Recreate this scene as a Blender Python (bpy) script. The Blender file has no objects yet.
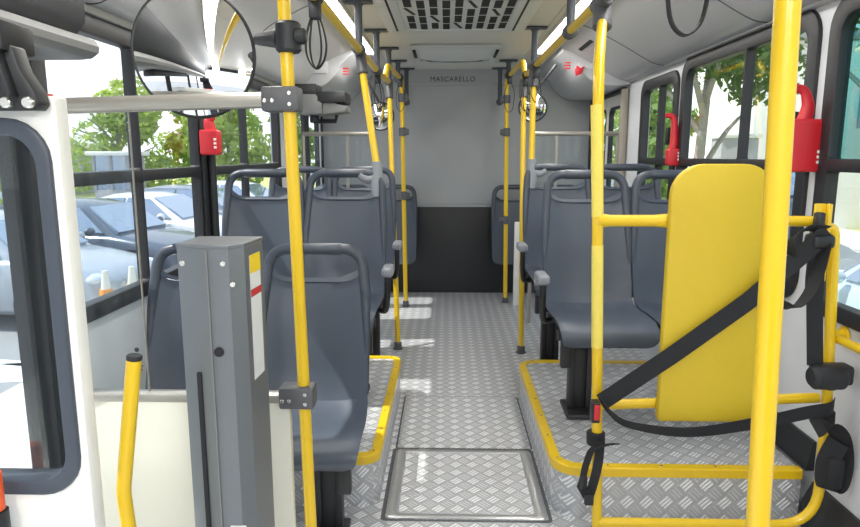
import bpy, bmesh, math, random
from math import pi, sin, cos, radians
from mathutils import Vector, Matrix
random.seed(7)
scn = bpy.context.scene
C = scn.collection

# ------------------------------------------------------------------ helpers
def lin(c):
    c /= 255.0
    return c/12.92 if c <= .04045 else ((c+.055)/1.055)**2.4
def S(r, g, b): return (lin(r), lin(g), lin(b), 1)

class N:
    def __init__(s, tree): s.t = tree
    def new(s, typ, **kw):
        n = s.t.nodes.new(typ)
        for k, v in kw.items(): setattr(n, k, v)
        return n
    def link(s, a, b): s.t.links.new(a, b)
    def math(s, op, a, b=None, c=None, clamp=False):
        n = s.new('ShaderNodeMath', operation=op); n.use_clamp = clamp
        for i, v in enumerate((a, b, c)):
            if v is None: continue
            if isinstance(v, (int, float)): n.inputs[i].default_value = v
            else: s.link(v, n.inputs[i])
        return n.outputs[0]

def base_mat(name):
    m = bpy.data.materials.new(name); m.use_nodes = True
    n = N(m.node_tree); b = m.node_tree.nodes['Principled BSDF']
    return m, n, b

def mat(name, col, rough=.5, metal=0., noise=.06, nscale=8., bump=0., bscale=60., spec=.5, coat=0., emit=None, es=1.):
    m, n, b = base_mat(name)
    b.inputs['Roughness'].default_value = rough
    b.inputs['Metallic'].default_value = metal
    b.inputs['Specular IOR Level'].default_value = spec
    b.inputs['Coat Weight'].default_value = coat
    tc = n.new('ShaderNodeTexCoord')
    nz = n.new('ShaderNodeTexNoise'); nz.inputs['Scale'].default_value = nscale; nz.inputs['Detail'].default_value = 4
    n.link(tc.outputs['Object'], nz.inputs['Vector'])
    mx = n.new('ShaderNodeMix', data_type='RGBA')
    mx.inputs[6].default_value = tuple(min(1, c*(1-noise)) for c in col[:3]) + (1,)
    mx.inputs[7].default_value = tuple(min(1, c*(1+noise)) for c in col[:3]) + (1,)
    n.link(nz.outputs['Fac'], mx.inputs[0]); n.link(mx.outputs[2], b.inputs['Base Color'])
    if bump:
        n2 = n.new('ShaderNodeTexNoise'); n2.inputs['Scale'].default_value = bscale
        n.link(tc.outputs['Object'], n2.inputs['Vector'])
        bp = n.new('ShaderNodeBump'); bp.inputs['Strength'].default_value = bump; bp.inputs['Distance'].default_value = .004
        n.link(n2.outputs['Fac'], bp.inputs['Height']); n.link(bp.outputs['Normal'], b.inputs['Normal'])
    if emit:
        b.inputs['Emission Color'].default_value = emit; b.inputs['Emission Strength'].default_value = es
    return m

def glass_mat(name, tint=(1, 1, 1, 1), refl=.06, haze=0.0):
    m = bpy.data.materials.new(name); m.use_nodes = True
    n = N(m.node_tree); m.node_tree.nodes.clear()
    out = n.new('ShaderNodeOutputMaterial'); tr = n.new('ShaderNodeBsdfTransparent'); gl = n.new('ShaderNodeBsdfGlossy')
    tc = n.new('ShaderNodeTexCoord'); nz = n.new('ShaderNodeTexNoise'); nz.inputs['Scale'].default_value = 2.
    n.link(tc.outputs['Object'], nz.inputs['Vector'])
    mixc = n.new('ShaderNodeMix', data_type='RGBA'); mixc.inputs[6].default_value = tint
    mixc.inputs[7].default_value = tuple(c*.97 for c in tint[:3]) + (1,)
    n.link(nz.outputs['Fac'], mixc.inputs[0]); n.link(mixc.outputs[2], tr.inputs['Color'])
    gl.inputs['Roughness'].default_value = .02
    lw = n.new('ShaderNodeLayerWeight'); lw.inputs['Blend'].default_value = .35
    f = n.math('MULTIPLY_ADD', lw.outputs['Fresnel'], .16, refl, clamp=True)
    mx = n.new('ShaderNodeMixShader'); n.link(f, mx.inputs[0]); n.link(tr.outputs[0], mx.inputs[1]); n.link(gl.outputs[0], mx.inputs[2])
    last = mx.outputs[0]
    if haze:
        df = n.new('ShaderNodeBsdfDiffuse'); df.inputs['Color'].default_value = (.9, .95, 1, 1)
        m2 = n.new('ShaderNodeMixShader'); m2.inputs[0].default_value = haze
        n.link(last, m2.inputs[1]); n.link(df.outputs[0], m2.inputs[2]); last = m2.outputs[0]
    n.link(last, out.inputs['Surface'])
    return m

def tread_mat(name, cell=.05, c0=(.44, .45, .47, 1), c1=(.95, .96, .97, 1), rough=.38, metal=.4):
    """five-bar tread plate: rotated checker of raised bars, on whichever plane the face lies in"""
    m, n, b = base_mat(name)
    tc = n.new('ShaderNodeTexCoord')
    sp = n.new('ShaderNodeSeparateXYZ'); n.link(tc.outputs['Object'], sp.inputs[0])
    sn = n.new('ShaderNodeSeparateXYZ'); n.link(tc.outputs['Normal'], sn.inputs[0])
    gx = n.math('GREATER_THAN', n.math('ABSOLUTE', sn.outputs[0]), .7)
    gz = n.math('GREATER_THAN', n.math('ABSOLUTE', sn.outputs[2]), .7)
    def sel(f, a, bb): return n.math('ADD', n.math('MULTIPLY', f, a), n.math('MULTIPLY', n.math('SUBTRACT', 1., f), bb))
    a = sel(gx, sp.outputs[1], sp.outputs[0])
    q = sel(gz, sp.outputs[1], sp.outputs[2])
    k = 1/(cell*math.sqrt(2))
    u = n.math('MULTIPLY', n.math('ADD', a, q), k); v = n.math('MULTIPLY', n.math('SUBTRACT', a, q), k)
    fu = n.math('FRACT', n.math('ADD', u, 100.)); fv = n.math('FRACT', n.math('ADD', v, 100.))
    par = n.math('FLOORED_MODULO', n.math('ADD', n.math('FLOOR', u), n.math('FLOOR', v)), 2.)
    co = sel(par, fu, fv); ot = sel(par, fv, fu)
    bars = n.math('MULTIPLY_ADD', n.math('COSINE', n.math('MULTIPLY', n.math('SUBTRACT', co, .5), 2*pi*4)), .5, .5)
    def window(x, lo, w):
        d = n.math('ABSOLUTE', n.math('SUBTRACT', x, .5))
        return n.math('DIVIDE', n.math('SUBTRACT', lo, d), w, clamp=True)
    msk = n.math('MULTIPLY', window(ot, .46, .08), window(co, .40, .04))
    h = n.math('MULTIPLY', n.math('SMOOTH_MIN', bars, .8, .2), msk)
    hv = n.math('MULTIPLY', h, sel(par, .40, 1.2))  # alternate lozenges brighter: the light their bars catch, painted into the colour
    nz = n.new('ShaderNodeTexNoise'); nz.inputs['Scale'].default_value = 5.; nz.inputs['Detail'].default_value = 6
    n.link(tc.outputs['Object'], nz.inputs['Vector'])
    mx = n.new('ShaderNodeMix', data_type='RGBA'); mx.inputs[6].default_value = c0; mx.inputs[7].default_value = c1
    wear_glint = n.math('MULTIPLY', hv, n.math('MULTIPLY_ADD', nz.outputs['Fac'], .6, .6), clamp=True)
    n.link(wear_glint, mx.inputs[0]); n.link(mx.outputs[2], b.inputs['Base Color'])
    b.inputs['Metallic'].default_value = metal
    n.link(n.math('MULTIPLY_ADD', nz.outputs['Fac'], .2, rough-.1), b.inputs['Roughness'])
    bp = n.new('ShaderNodeBump'); bp.inputs['Strength'].default_value = .7; bp.inputs['Distance'].default_value = .003
    n.link(h, bp.inputs['Height']); n.link(bp.outputs['Normal'], b.inputs['Normal'])
    return m

# ------------------------------------------------------------------ mesh helpers
def BM(): return bmesh.new()
def box(bm, lo, hi, bev=0., seg=2):
    r = bmesh.ops.create_cube(bm, size=1.)
    vs = r['verts']
    for v in vs:
        v.co = Vector([lo[i] + (v.co[i]+.5)*(hi[i]-lo[i]) for i in range(3)])
    if bev:
        es = list({e for v in vs for e in v.link_edges})
        bmesh.ops.bevel(bm, geom=es, offset=bev, segments=seg, affect='EDGES', profile=.5)
    return bm
def fillet(pts, rad, n=6, closed=False):
    P = [Vector(p) for p in pts]; out = []
    m = len(P)
    for i, p in enumerate(P):
        if not closed and i in (0, m-1): out.append(p); continue
        a, b = P[i-1]-p, P[(i+1) % m]-p
        r = rad[i] if isinstance(rad, (list, tuple)) else rad
        la, lb = a.length, b.length
        if r <= 0 or la < 1e-6 or lb < 1e-6: out.append(p); continue
        ang = a.angle(b)
        if ang > pi-.02: out.append(p); continue
        d = min(r/math.tan(ang/2), la*.49, lb*.49)
        s, e = p+a.normalized()*d, p+b.normalized()*d
        for k in range(n+1):
            t = k/n
            out.append(s*(1-t)**2 + p*2*t*(1-t) + e*t*t)
    return out
def frames(P, closed=False):
    n = len(P); T = []
    for i in range(n):
        a = P[i-1] if (i > 0 or closed) else P[i]
        b = P[(i+1) % n] if (i < n-1 or closed) else P[i]
        T.append((b-a).normalized())
    up = Vector((0, 0, 1)) if abs(T[0].z) < .9 else Vector((1, 0, 0))
    u = (up - T[0]*up.dot(T[0])).normalized(); U = []
    for t in T:
        u = (u - t*u.dot(t))
        u = u.normalized() if u.length > 1e-6 else t.orthogonal().normalized()
        U.append(u.copy())
    return T, U
def loft(bm, loops, cap=True, closed=False, loop_closed=True):
    V = [[bm.verts.new(p) for p in L] for L in loops]
    n = len(V[0]); m = len(V)
    for i in range(m if closed else m-1):
        A, B = V[i], V[(i+1) % m]
        for j in range(n if loop_closed else n-1):
            k = (j+1) % n
            try: bm.faces.new((A[j], A[k], B[k], B[j]))
            except ValueError: pass
    if cap and not closed:
        bm.faces.new(V[0][::-1]); bm.faces.new(V[-1])
    return bm
def tube(bm, pts, r, seg=14, closed=False, cap=True, flat=1.):
    P = [Vector(p) for p in pts]
    T, U = frames(P, closed)
    loops = []
    for i, p in enumerate(P):
        rr = r[i] if isinstance(r, (list, tuple)) else r
        W = T[i].cross(U[i])
        loops.append([p + U[i]*cos(2*pi*k/seg)*rr + W*sin(2*pi*k/seg)*rr*flat for k in range(seg)])
    return loft(bm, loops, cap, closed)
def cyl(bm, a, b, r, seg=20, r2=None, bev=0.):
    a, b = Vector(a), Vector(b)
    if bev:
        d = (b-a).normalized()*bev
        return tube(bm, [a, a+d, b-d, b], [r-bev, r, r if r2 is None else r2, (r if r2 is None else r2)-bev], seg)
    return tube(bm, [a, b], [r, r if r2 is None else r2], seg)
def ribbon(bm, pts, side, w, t=.0025):
    P = [Vector(p) for p in pts]; T, _ = frames(P); loops = []
    for i, p in enumerate(P):
        s = Vector(side[i]) if isinstance(side[0], (list, tuple, Vector)) else Vector(side)
        s = (s - T[i]*s.dot(T[i])); s = s.normalized()
        nn = T[i].cross(s)
        loops.append([p+s*w/2+nn*t/2, p-s*w/2+nn*t/2, p-s*w/2-nn*t/2, p+s*w/2-nn*t/2])
    return loft(bm, loops)
def smooth(pts, n=5, closed=False):
    P = [Vector(p) for p in pts]; m = len(P); out = []
    g = (lambda i: P[i % m]) if closed else (lambda i: P[max(0, min(m-1, i))])
    for i in range(m if closed else m-1):
        a, b, c, d = g(i-1), g(i), g(i+1), g(i+2)
        for k in range(n):
            t = k/n
            out.append(.5*((2*b)+(c-a)*t+(2*a-5*b+4*c-d)*t*t+(3*b-a-3*c+d)*t**3))
    if not closed: out.append(P[-1])
    return out
AX = {'x': lambda a, b, c: Vector((c, a, b)), 'y': lambda a, b, c: Vector((a, c, b)), 'z': lambda a, b, c: Vector((a, b, c))}
def rrect(a0, b0, a1, b1, r=.05, n=6):
    rs = r if isinstance(r, (list, tuple)) else [r]*4   # corners: (a0,b0),(a1,b0),(a1,b1),(a0,b1)
    out = []
    for (ca, cb, q, rr) in ((a0, b0, pi, rs[0]), (a1, b0, 1.5*pi, rs[1]), (a1, b1, 0, rs[2]), (a0, b1, .5*pi, rs[3])):
        if rr <= 0: out.append((ca, cb)); continue
        sa = 1 if ca == a0 else -1; sb = 1 if cb == b0 else -1
        for k in range(n+1):
            t = q + (pi/2)*k/n
            out.append((ca+sa*rr+rr*cos(t), cb+sb*rr+rr*sin(t)))
    return out
def plate(bm, outer, holes, axis, lo, hi, bev=0.):
    """flat plate with holes: 2D outlines in the plane normal to `axis`, thickness lo..hi"""
    t = BM(); f = AX[axis]
    es = []
    for L in [outer]+list(holes):
        vs = [t.verts.new(f(a, b, lo)) for a, b in L]
        for i in range(len(vs)): es.append(t.edges.new((vs[i], vs[(i+1) % len(vs)])))
    nrm = f(0, 0, 1)
    bmesh.ops.triangle_fill(t, edges=es, use_beauty=True, use_dissolve=False, normal=nrm)
    r = bmesh.ops.extrude_face_region(t, geom=t.faces[:])
    vs = [e for e in r['geom'] if isinstance(e, bmesh.types.BMVert)]
    bmesh.ops.translate(t, verts=vs, vec=f(0, 0, hi-lo))
    bmesh.ops.recalc_face_normals(t, faces=t.faces[:])
    if bev:
        ed = [e for e in t.edges if len(e.link_faces) == 2 and e.calc_face_angle(0) > .9]
        bmesh.ops.bevel(t, geom=ed, offset=bev, segments=2, affect='EDGES', profile=.5)
    me = bpy.data.meshes.new('tmp'); t.to_mesh(me); t.free(); bm.from_mesh(me); bpy.data.meshes.remove(me)
    return bm
def prism(bm, poly, axis, lo, hi, bev=0.): return plate(bm, poly, [], axis, lo, hi, bev)
def sphere(bm, c, r, sx=1, sy=1, sz=1, u=16, v=10):
    q = bmesh.ops.create_uvsphere(bm, u_segments=u, v_segments=v, radius=r)
    for w in q['verts']: w.co = Vector((c[0]+w.co.x*sx, c[1]+w.co.y*sy, c[2]+w.co.z*sz))
    return bm

def obj(name, bm, m, parent=None, ang=40, local=False):
    bmesh.ops.recalc_face_normals(bm, faces=bm.faces[:])
    if parent is not None and not local:
        bmesh.ops.translate(bm, verts=bm.verts[:], vec=-Vector(parent['_at']))
    me = bpy.data.meshes.new(name); bm.to_mesh(me); bm.free()
    for p in me.polygons: p.use_smooth = True
    me.set_sharp_from_angle(angle=radians(ang))
    me.materials.append(m)
    o = bpy.data.objects.new(name, me); C.objects.link(o)
    if parent is not None: o.parent = parent
    o['_at'] = tuple(parent['_at']) if parent is not None else (0, 0, 0)
    return o
def tag(o, label, cat, group=None):
    o['label'] = label; o['category'] = cat
    if group: o['group'] = group
    return o
def thing(name, label, cat, loc=(0, 0, 0), group=None):
    o = bpy.data.objects.new(name, None); C.objects.link(o); o.location = loc
    o.empty_display_size = .1
    o['_at'] = tuple(loc)
    return tag(o, label, cat, group)
def struct(name, bm, m, parent=None, ang=40):
    o = obj(name, bm, m, parent, ang)
    if parent is None: o['kind'] = 'structure'
    return o
def sroot(name, loc=(0, 0, 0), label=None):
    o = bpy.data.objects.new(name, None); C.objects.link(o); o.location = loc; o['_at'] = tuple(loc); o['kind'] = 'structure'
    return o

# ------------------------------------------------------------------ materials
M = {}
M['yellow'] = mat('yellow_paint', S(224, 186, 24), .32, noise=.012, coat=.3)
M['grip'] = mat('pale_grip', S(232, 212, 96), .7, noise=.12, nscale=180, bump=.6, bscale=260)
M['pad'] = mat('yellow_vinyl', S(200, 172, 34), .55, noise=.03, bump=.25, bscale=350)
M['seat'] = mat('seat_plastic', S(70, 78, 90), .4, noise=.05, bump=.12, bscale=420)
M['seat_dark'] = mat('seat_handle_plastic', S(62, 69, 80), .38, noise=.05, bump=.1, bscale=400)
M['armpad'] = mat('armrest_plastic', S(140, 144, 150), .5, noise=.05)
M['black'] = mat('black_metal', S(34, 35, 38), .45, noise=.1)
M['rubber'] = mat('black_rubber', S(30, 32, 36), .5, noise=.12, nscale=20)
M['gasket'] = mat('grey_rubber', S(62, 69, 80), .42, noise=.08)
M['web'] = mat('black_webbing', S(26, 27, 31), .75, noise=.2, nscale=200, bump=.4, bscale=500)
M['clamp'] = mat('grey_clamp', S(84, 85, 88), .45, noise=.06, bump=.2, bscale=300)
M['stanchion'] = mat('charcoal_tube', S(66, 70, 78), .42, noise=.05)
M['alu'] = mat('brushed_aluminium', (.62, .63, .64, 1), .32, .9, noise=.08, nscale=40)
M['steel'] = mat('grey_tube', S(172, 168, 160), .3, .5, noise=.05)
M['screw'] = mat('bright_screw', (.75, .74, .7, 1), .25, .9)
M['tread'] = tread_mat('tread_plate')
M['wall'] = mat('wall_panel', S(205, 208, 212), .5, noise=.03)
M['rearwall'] = mat('rear_laminate', S(160, 163, 166), .55, noise=.03)
M['blackpanel'] = mat('black_laminate', S(30, 32, 36), .5, noise=.1)
M['ceil'] = mat('ceiling_panel', S(202, 201, 198), .5, noise=.02)
M['duct'] = mat('duct_panel', S(182, 184, 188), .36, noise=.03)
M['white'] = mat('white_panel', S(238, 238, 232), .4, noise=.02)
M['ivory'] = mat('ivory_laminate', S(226, 224, 210), .45, noise=.03)
M['beige'] = mat('beige_curtain', S(150, 144, 134), .8, noise=.1)
M['lift'] = mat('lift_grey', S(112, 117, 121), .38, .35, noise=.05, bump=.1, bscale=300)
M['housing'] = mat('duct_grey', S(116, 117, 116), .45, noise=.05)
M['dark'] = mat('dark_plastic', S(46, 49, 53), .5, noise=.1)
M['vent'] = mat('vent_plastic', S(196, 199, 201), .5, noise=.03)
M['slot'] = mat('vent_shadow', S(26, 28, 32), .8)
M['light'] = mat('light_diffuser', S(250, 250, 250), .5, emit=(1, .98, .95, 1), es=4.5)
M['red'] = mat('red_plastic', S(196, 34, 44), .4, noise=.06)
M['mirror'] = mat('mirror_glass', (.92, .93, .94, 1), .02, 1., noise=.0)
M['label_w'] = mat('label_white', S(222, 224, 222), .6, noise=.05, nscale=60)
M['label_y'] = mat('label_yellow', S(232, 200, 30), .6)
M['label_r'] = mat('label_red', S(190, 40, 40), .6)
M['ink'] = mat('dark_ink', S(50, 52, 58), .6)
M['glass'] = glass_mat('window_glass', (.97, .985, .985, 1), .0)
M['glass_r'] = glass_mat('tinted_glass', (.95, .98, .97, 1), .0)
M['glass_t'] = glass_mat('teal_glass', (.42, .68, .68, 1), .01)
M['glass_p'] = glass_mat('partition_glass', (.95, .98, .985, 1), .01, .006)

# ------------------------------------------------------------------ camera
F = 640.; HC = 1.325
pitch = math.atan((263.5-155.)/F); yaw = math.atan((447.-430.)/F*cos(pitch))
cam = bpy.data.cameras.new('camera'); co = bpy.data.objects.new('camera', cam); C.objects.link(co)
cam.sensor_width = 36; cam.lens = F/860*36; cam.clip_start = .02; cam.clip_end = 500
co.location = (0, 0, HC); co.rotation_euler = (pi/2-pitch, 0, yaw)
scn.camera = co

# ------------------------------------------------------------------ bus shell
XL, XR, YF, YR, ZC = -1.17, 1.33, -1.9, 6.145, 2.10
ZG = -.9   # street level

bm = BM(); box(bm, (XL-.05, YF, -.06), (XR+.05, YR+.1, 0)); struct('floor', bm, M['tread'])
bm = BM(); box(bm, (XL-.05, YF, ZC), (XR+.05, YR+.1, ZC+.05)); ceiling = struct('ceiling', bm, M['ceil'])
# thin panel seams and the raised centre edge strips
bm = BM()
for x in (-.52, .62): box(bm, (x-.006, YF+.1, ZC-.006), (x+.006, 5.9, ZC), .002)
for y in (1.2, 3.2, 5.65): box(bm, (-.52, y-.004, ZC-.004), (.62, y+.004, ZC))
obj('ceiling_seam', bm, M['vent'], ceiling)

# window openings: y0, y1, z0, z1
LW = [(1.825, 3.05, .80, 1.765), (3.10, 4.48, .80, 1.765)]
RW = [(.95, 2.33, .78, 1.84), (2.42, 3.745, .78, 1.84), (3.82, 4.50, .78, 1.80)]
def wall_with(name, x0, x1, outline, holes, m):
    bm = BM(); plate(bm, outline, holes, 'x', x0, x1); return struct(name, bm, m)
wall_with('wall_left', XL-.05, XL, [(1.78, -.0), (4.92, -.0), (4.92, 1.78), (6.02, 1.78), (6.02, 0), (YR, 0), (YR, ZC), (YF, ZC), (YF, 1.86), (1.78, 1.86)],
          [rrect(y0, z0, y1, z1, .05) for y0, y1, z0, z1 in LW], M['wall'])
wall_with('wall_right', XR, XR+.05, [(YF, 0), (4.95, 0), (4.95, 1.80), (6.05, 1.80), (6.05, 0), (YR, 0), (YR, ZC), (YF, ZC)],
          [rrect(y0, z0, y1, z1, .09) for y0, y1, z0, z1 in RW], M['wall'])
bm = BM(); box(bm, (XL-.05, YR, 0), (XR+.05, YR+.08, ZC)); wr = struct('wall_rear', bm, M['rearwall'])
bm = BM(); box(bm, (XL, YR-.02, 0), (XR, YR, .835), .004); obj('black_lower_panel', bm, M['blackpanel'], wr)
bm = BM(); box(bm, (XL, YR-.025, .835), (XR, YR, .855), .004); obj('panel_edge_strip', bm, M['rearwall'], wr)
bm = BM(); prism(bm, [(YR, 1.965), (YR-.02, 1.965), (YR-.035, 1.98), (YR-.035, 2.055), (YR-.06, ZC), (YR, ZC)], 'x', XL, XR); hd = obj('header_panel', bm, M['rearwall'], wr)
fc = bpy.data.curves.new('txt', 'FONT'); fc.body = 'MASCARELLO'; fc.size = .062; fc.align_x = 'CENTER'; fc.extrude = .002; fc.space_character = 1.12
to = bpy.data.objects.new('txt', fc); C.objects.link(to)
dg = bpy.context.evaluated_depsgraph_get(); dg.update()
me = bpy.data.meshes.new_from_object(to.evaluated_get(dg)); bpy.data.objects.remove(to)
bm = BM(); bm.from_mesh(me); bpy.data.meshes.remove(me)
lx = [v.co.x for v in bm.verts]; k = .41/(max(lx)-min(lx))
for v in bm.verts: v.co = Vector((.05+v.co.x*k, YR-.036-v.co.z, 1.995+v.co.y*1.0))
obj('lettering', bm, M['ink'], wr)
# front end of the bus with its windscreen, behind the camera
bm = BM(); plate(bm, [(XL-.05, -.3), (XR+.05, -.3), (XR+.05, ZC), (XL-.05, ZC)], [rrect(XL+.08, .62, XR-.08, 1.95, .1)], 'y', YF-.06, YF); wf = struct('wall_front', bm, M['dark'])
bm = BM(); box(bm, (XL+.06, YF-.035, .6), (XR-.06, YF-.03, 1.97)); w = struct('window_1', bm, M['glass'])
bm = BM(); box(bm, (XL+.05, YF, .35), (XR-.05, YF+.5, .62), .06); obj('dashboard', bm, M['dark'], wf)

# side duct / cove panels
def cove(name, prof, y0, y1):
    bm = BM(); prism(bm, prof, 'y', y0, y1); return struct(name, bm, M['duct'], ang=25)
def arc_prof(x_in, x_w, z_w, sgn):
    P = smooth([(x_in, ZC-.012, 0), (x_in+sgn*.10, ZC-.055, 0), (x_in+sgn*.26, ZC-.14, 0), (x_w-sgn*.10, z_w+.012, 0), (x_w, z_w, 0)], 6)
    return [(p.x, p.y) for p in P]
cr = cove('trim_1', [(.80, ZC)] + arc_prof(.80, XR, 1.855, 1) + [(XR, ZC)], YF, 4.8)
cl = cove('trim_2', [(-.67, ZC)] + arc_prof(-.67, XL, 1.80, -1) + [(XL, ZC)], YF, 4.8)
# ledge strip under each duct, panel joints across the ducts
bm = BM(); box(bm, (XR-.035, YF, 1.845), (XR, 4.8, 1.872), .006); obj('ledge_strip', bm, M['duct'], cr)
bm = BM(); box(bm, (XL, YF, 1.772), (XL+.03, 4.8, 1.81), .006); obj('ledge_strip', bm, M['duct'], cl)
def joint(parent, pr, y, sgn):
    bm = BM(); P = [(x, y, z-.002) for x, z in pr]
    tube(bm, P, .0022, 5); obj('panel_joint', bm, M['clamp'], parent)
for y in (1.9, 2.75, 4.0): joint(cr, arc_prof(.80, XR, 1.855, 1), y, 1)
for y in (2.1, 3.4): joint(cl, arc_prof(-.67, XL, 1.80, -1), y, -1)

for par, pr, x in ((cr, arc_prof(.80, XR, 1.855, 1), .90),):
    k = min(range(len(pr)), key=lambda i: abs(pr[i][0]-x)); a, b = pr[k], pr[k+1]
    bm = BM(); prism(bm, [(a[0], a[1]-.003), (b[0], b[1]-.003), (b[0], b[1]+.003), (a[0], a[1]+.003)], 'y', 4.25, 4.62); obj('air_slit', bm, M['slot'], par)
# light strips
for (x0, x1, lb) in ((-.66, -.55, 'long white ceiling light strip above the left handrail'), (.66, .79, 'long white ceiling light strip above the right handrail')):
    t = thing('ceiling_light', lb, 'light', ((x0+x1)/2, 2, ZC))
    bm = BM(); box(bm, (x0, -1.5, ZC-.016), (x1, 5.1, ZC-.001), .004); obj('diffuser', bm, M['light'], t)
    bm = BM()
    for x in (x0-.012, x1): box(bm, (x, -1.52, ZC-.02), (x+.012, 5.12, ZC-.001), .002)
    obj('housing', bm, M['vent'], t)

# baseboards
bm = BM(); prism(bm, [(XR, 0), (XR-.045, 0), (XR-.045, .10), (XR-.012, .17), (XR, .17)], 'y', YF, 2.17)
prism(bm, [(XR, .2), (XR-.03, .2), (XR-.012, .31), (XR, .31)], 'y', 2.19, 3.42); struct('baseboard_right', bm, M['rubber'])
bm = BM(); prism(bm, [(XL, 0), (XL+.03, 0), (XL+.012, .1), (XL, .1)], 'y', 1.83, 4.9); struct('baseboard_left', bm, M['rubber'])

# windows
def side_window(name, x, sgn, y0, y1, z0, z1, r, ybars, zbar, g, lower_bars=True, fw=.055, gl=None):
    """sgn: +1 the interior lies towards +x (left wall)"""
    t = sroot(name, (x, (y0+y1)/2, z0))
    fi, fo = x+sgn*.016, x-sgn*.03
    ys = [y0+fw]+list(ybars)+[y1-fw]
    holes = []
    hb = .014
    for k in range(len(ys)-1):
        a = ys[k]+(hb/2 if k > 0 else 0); b = ys[k+1]-(hb/2 if k < len(ys)-2 else 0)
        rl = [0.012]*4
        rt = [.012, .012, r*.6 if k == len(ys)-2 else .012, r*.6 if k == 0 else .012]
        rb = [r*.6 if k == 0 else .012, r*.6 if k == len(ys)-2 else .012, .012, .012]
        holes.append((rrect(a, zbar+.022, b, z1-fw, rt), (a, zbar+.022, b, z1-fw)))
        holes.append((rrect(a, z0+fw*.8, b, zbar-.022, rb), (a, z0+fw*.8, b, zbar-.022)))
    bm = BM(); plate(bm, rrect(y0-.012, z0-.012, y1+.012, z1+.012, r), [h for h, _ in holes], 'x', min(fi, fo), max(fi, fo), .004)
    obj('window_frame', bm, M['rubber'], t)
    for i, (_, (a, b, c, d)) in enumerate(holes):
        bm = BM(); box(bm, (x-sgn*.016, a-.006, b-.006), (x-sgn*.012, c+.006, d+.006)); obj('pane', bm, (gl or {}).get(i, M[g]), t)
    # sliding-pane catch
    yc = ys[0]+.02
    bm = BM(); box(bm, (min(fi, fi+sgn*.02), yc-.02, zbar+.1), (max(fi, fi+sgn*.02), yc+.02, zbar+.2), .008); obj('catch', bm, M['rubber'], t)
    return t
side_window('window_2', XL, 1, *LW[0], .06, [2.42], 1.248, 'glass')
side_window('window_3', XL, 1, *LW[1], .06, [3.735], 1.248, 'glass')
side_window('window_4', XR, -1, *RW[0], .11, [1.62], 1.29, 'glass_r', gl={1: M['glass_r'], 2: M['glass_t']})
side_window('window_5', XR, -1, *RW[1], .11, [2.975], 1.285, 'glass_r')
side_window('window_6', XR, -1, *RW[2], .09, [4.13], 1.285, 'glass_r')

# doors ---------------------------------------------------------------
def door(name, x, sgn, y0, y1, z0, z1, n, framemat, fw=.055):
    t = sroot(name, (x, (y0+y1)/2, z0))
    w = (y1-y0)/n
    for k in range(n):
        a, b = y0+k*w+.008, y0+(k+1)*w-.008
        bm = BM(); plate(bm, rrect(a, z0, b, z1, .03), [rrect(a+fw, z0+.14, b-fw, z1-.10, .06)], 'x', min(x, x-sgn*.03), max(x, x-sgn*.03), .004)
        lf = obj('door_leaf', bm, framemat, t)
        bm = BM(); plate(bm, rrect(a+fw-.015, z0+.125, b-fw+.015, z1-.085, .07), [rrect(a+fw+.007, z0+.147, b-fw-.007, z1-.107, .055)], 'x', min(x-sgn*.034, x+sgn*.004), max(x-sgn*.034, x+sgn*.004), .003)
        obj('door_gasket', bm, M['rubber'], lf)
        bm = BM(); box(bm, (x-sgn*.018, a+fw-.005, z0+.135), (x-sgn*.014, b-fw+.005, z1-.095)); obj('pane', bm, M['glass'], lf)
    return t
door('door_1', XL-.02, 1, -.6, 1.768, -.32, 1.84, 3, M['dark'], .018)
bm = BM(); box(bm, (XL-.053, 1.772, 0), (XL+.012, 1.826, 1.84), .003); struct('trim_7', bm, M['rubber'])
door('door_2', XL-.01, 1, 4.94, 6.0, .0, 1.77, 2, M['dark'])
door('door_3', XR+.01, -1, 4.97, 6.03, .0, 1.79, 2, M['white'])
# dark frames round the two rear door openings
for nm, x, sgn, y0, y1, z1 in (('trim_3', XL, 1, 4.90, 6.04, 1.80), ('trim_4', XR, -1, 4.93, 6.07, 1.82)):
    bm = BM(); plate(bm, [(y0, 0), (y0+.035, 0), (y0+.035, z1-.035), (y1-.035, z1-.035), (y1-.035, 0), (y1, 0), (y1, z1), (y0, z1)], [], 'x', min(x, x+sgn*.02), max(x, x+sgn*.02), .003); struct(nm, bm, M['rubber'])
bm = BM(); tube(bm, [(XR-.03, 4.86, .02), (XR-.03, 4.86, 1.80)], .03, 12, flat=1.); struct('trim_5', bm, M['beige'])

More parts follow.
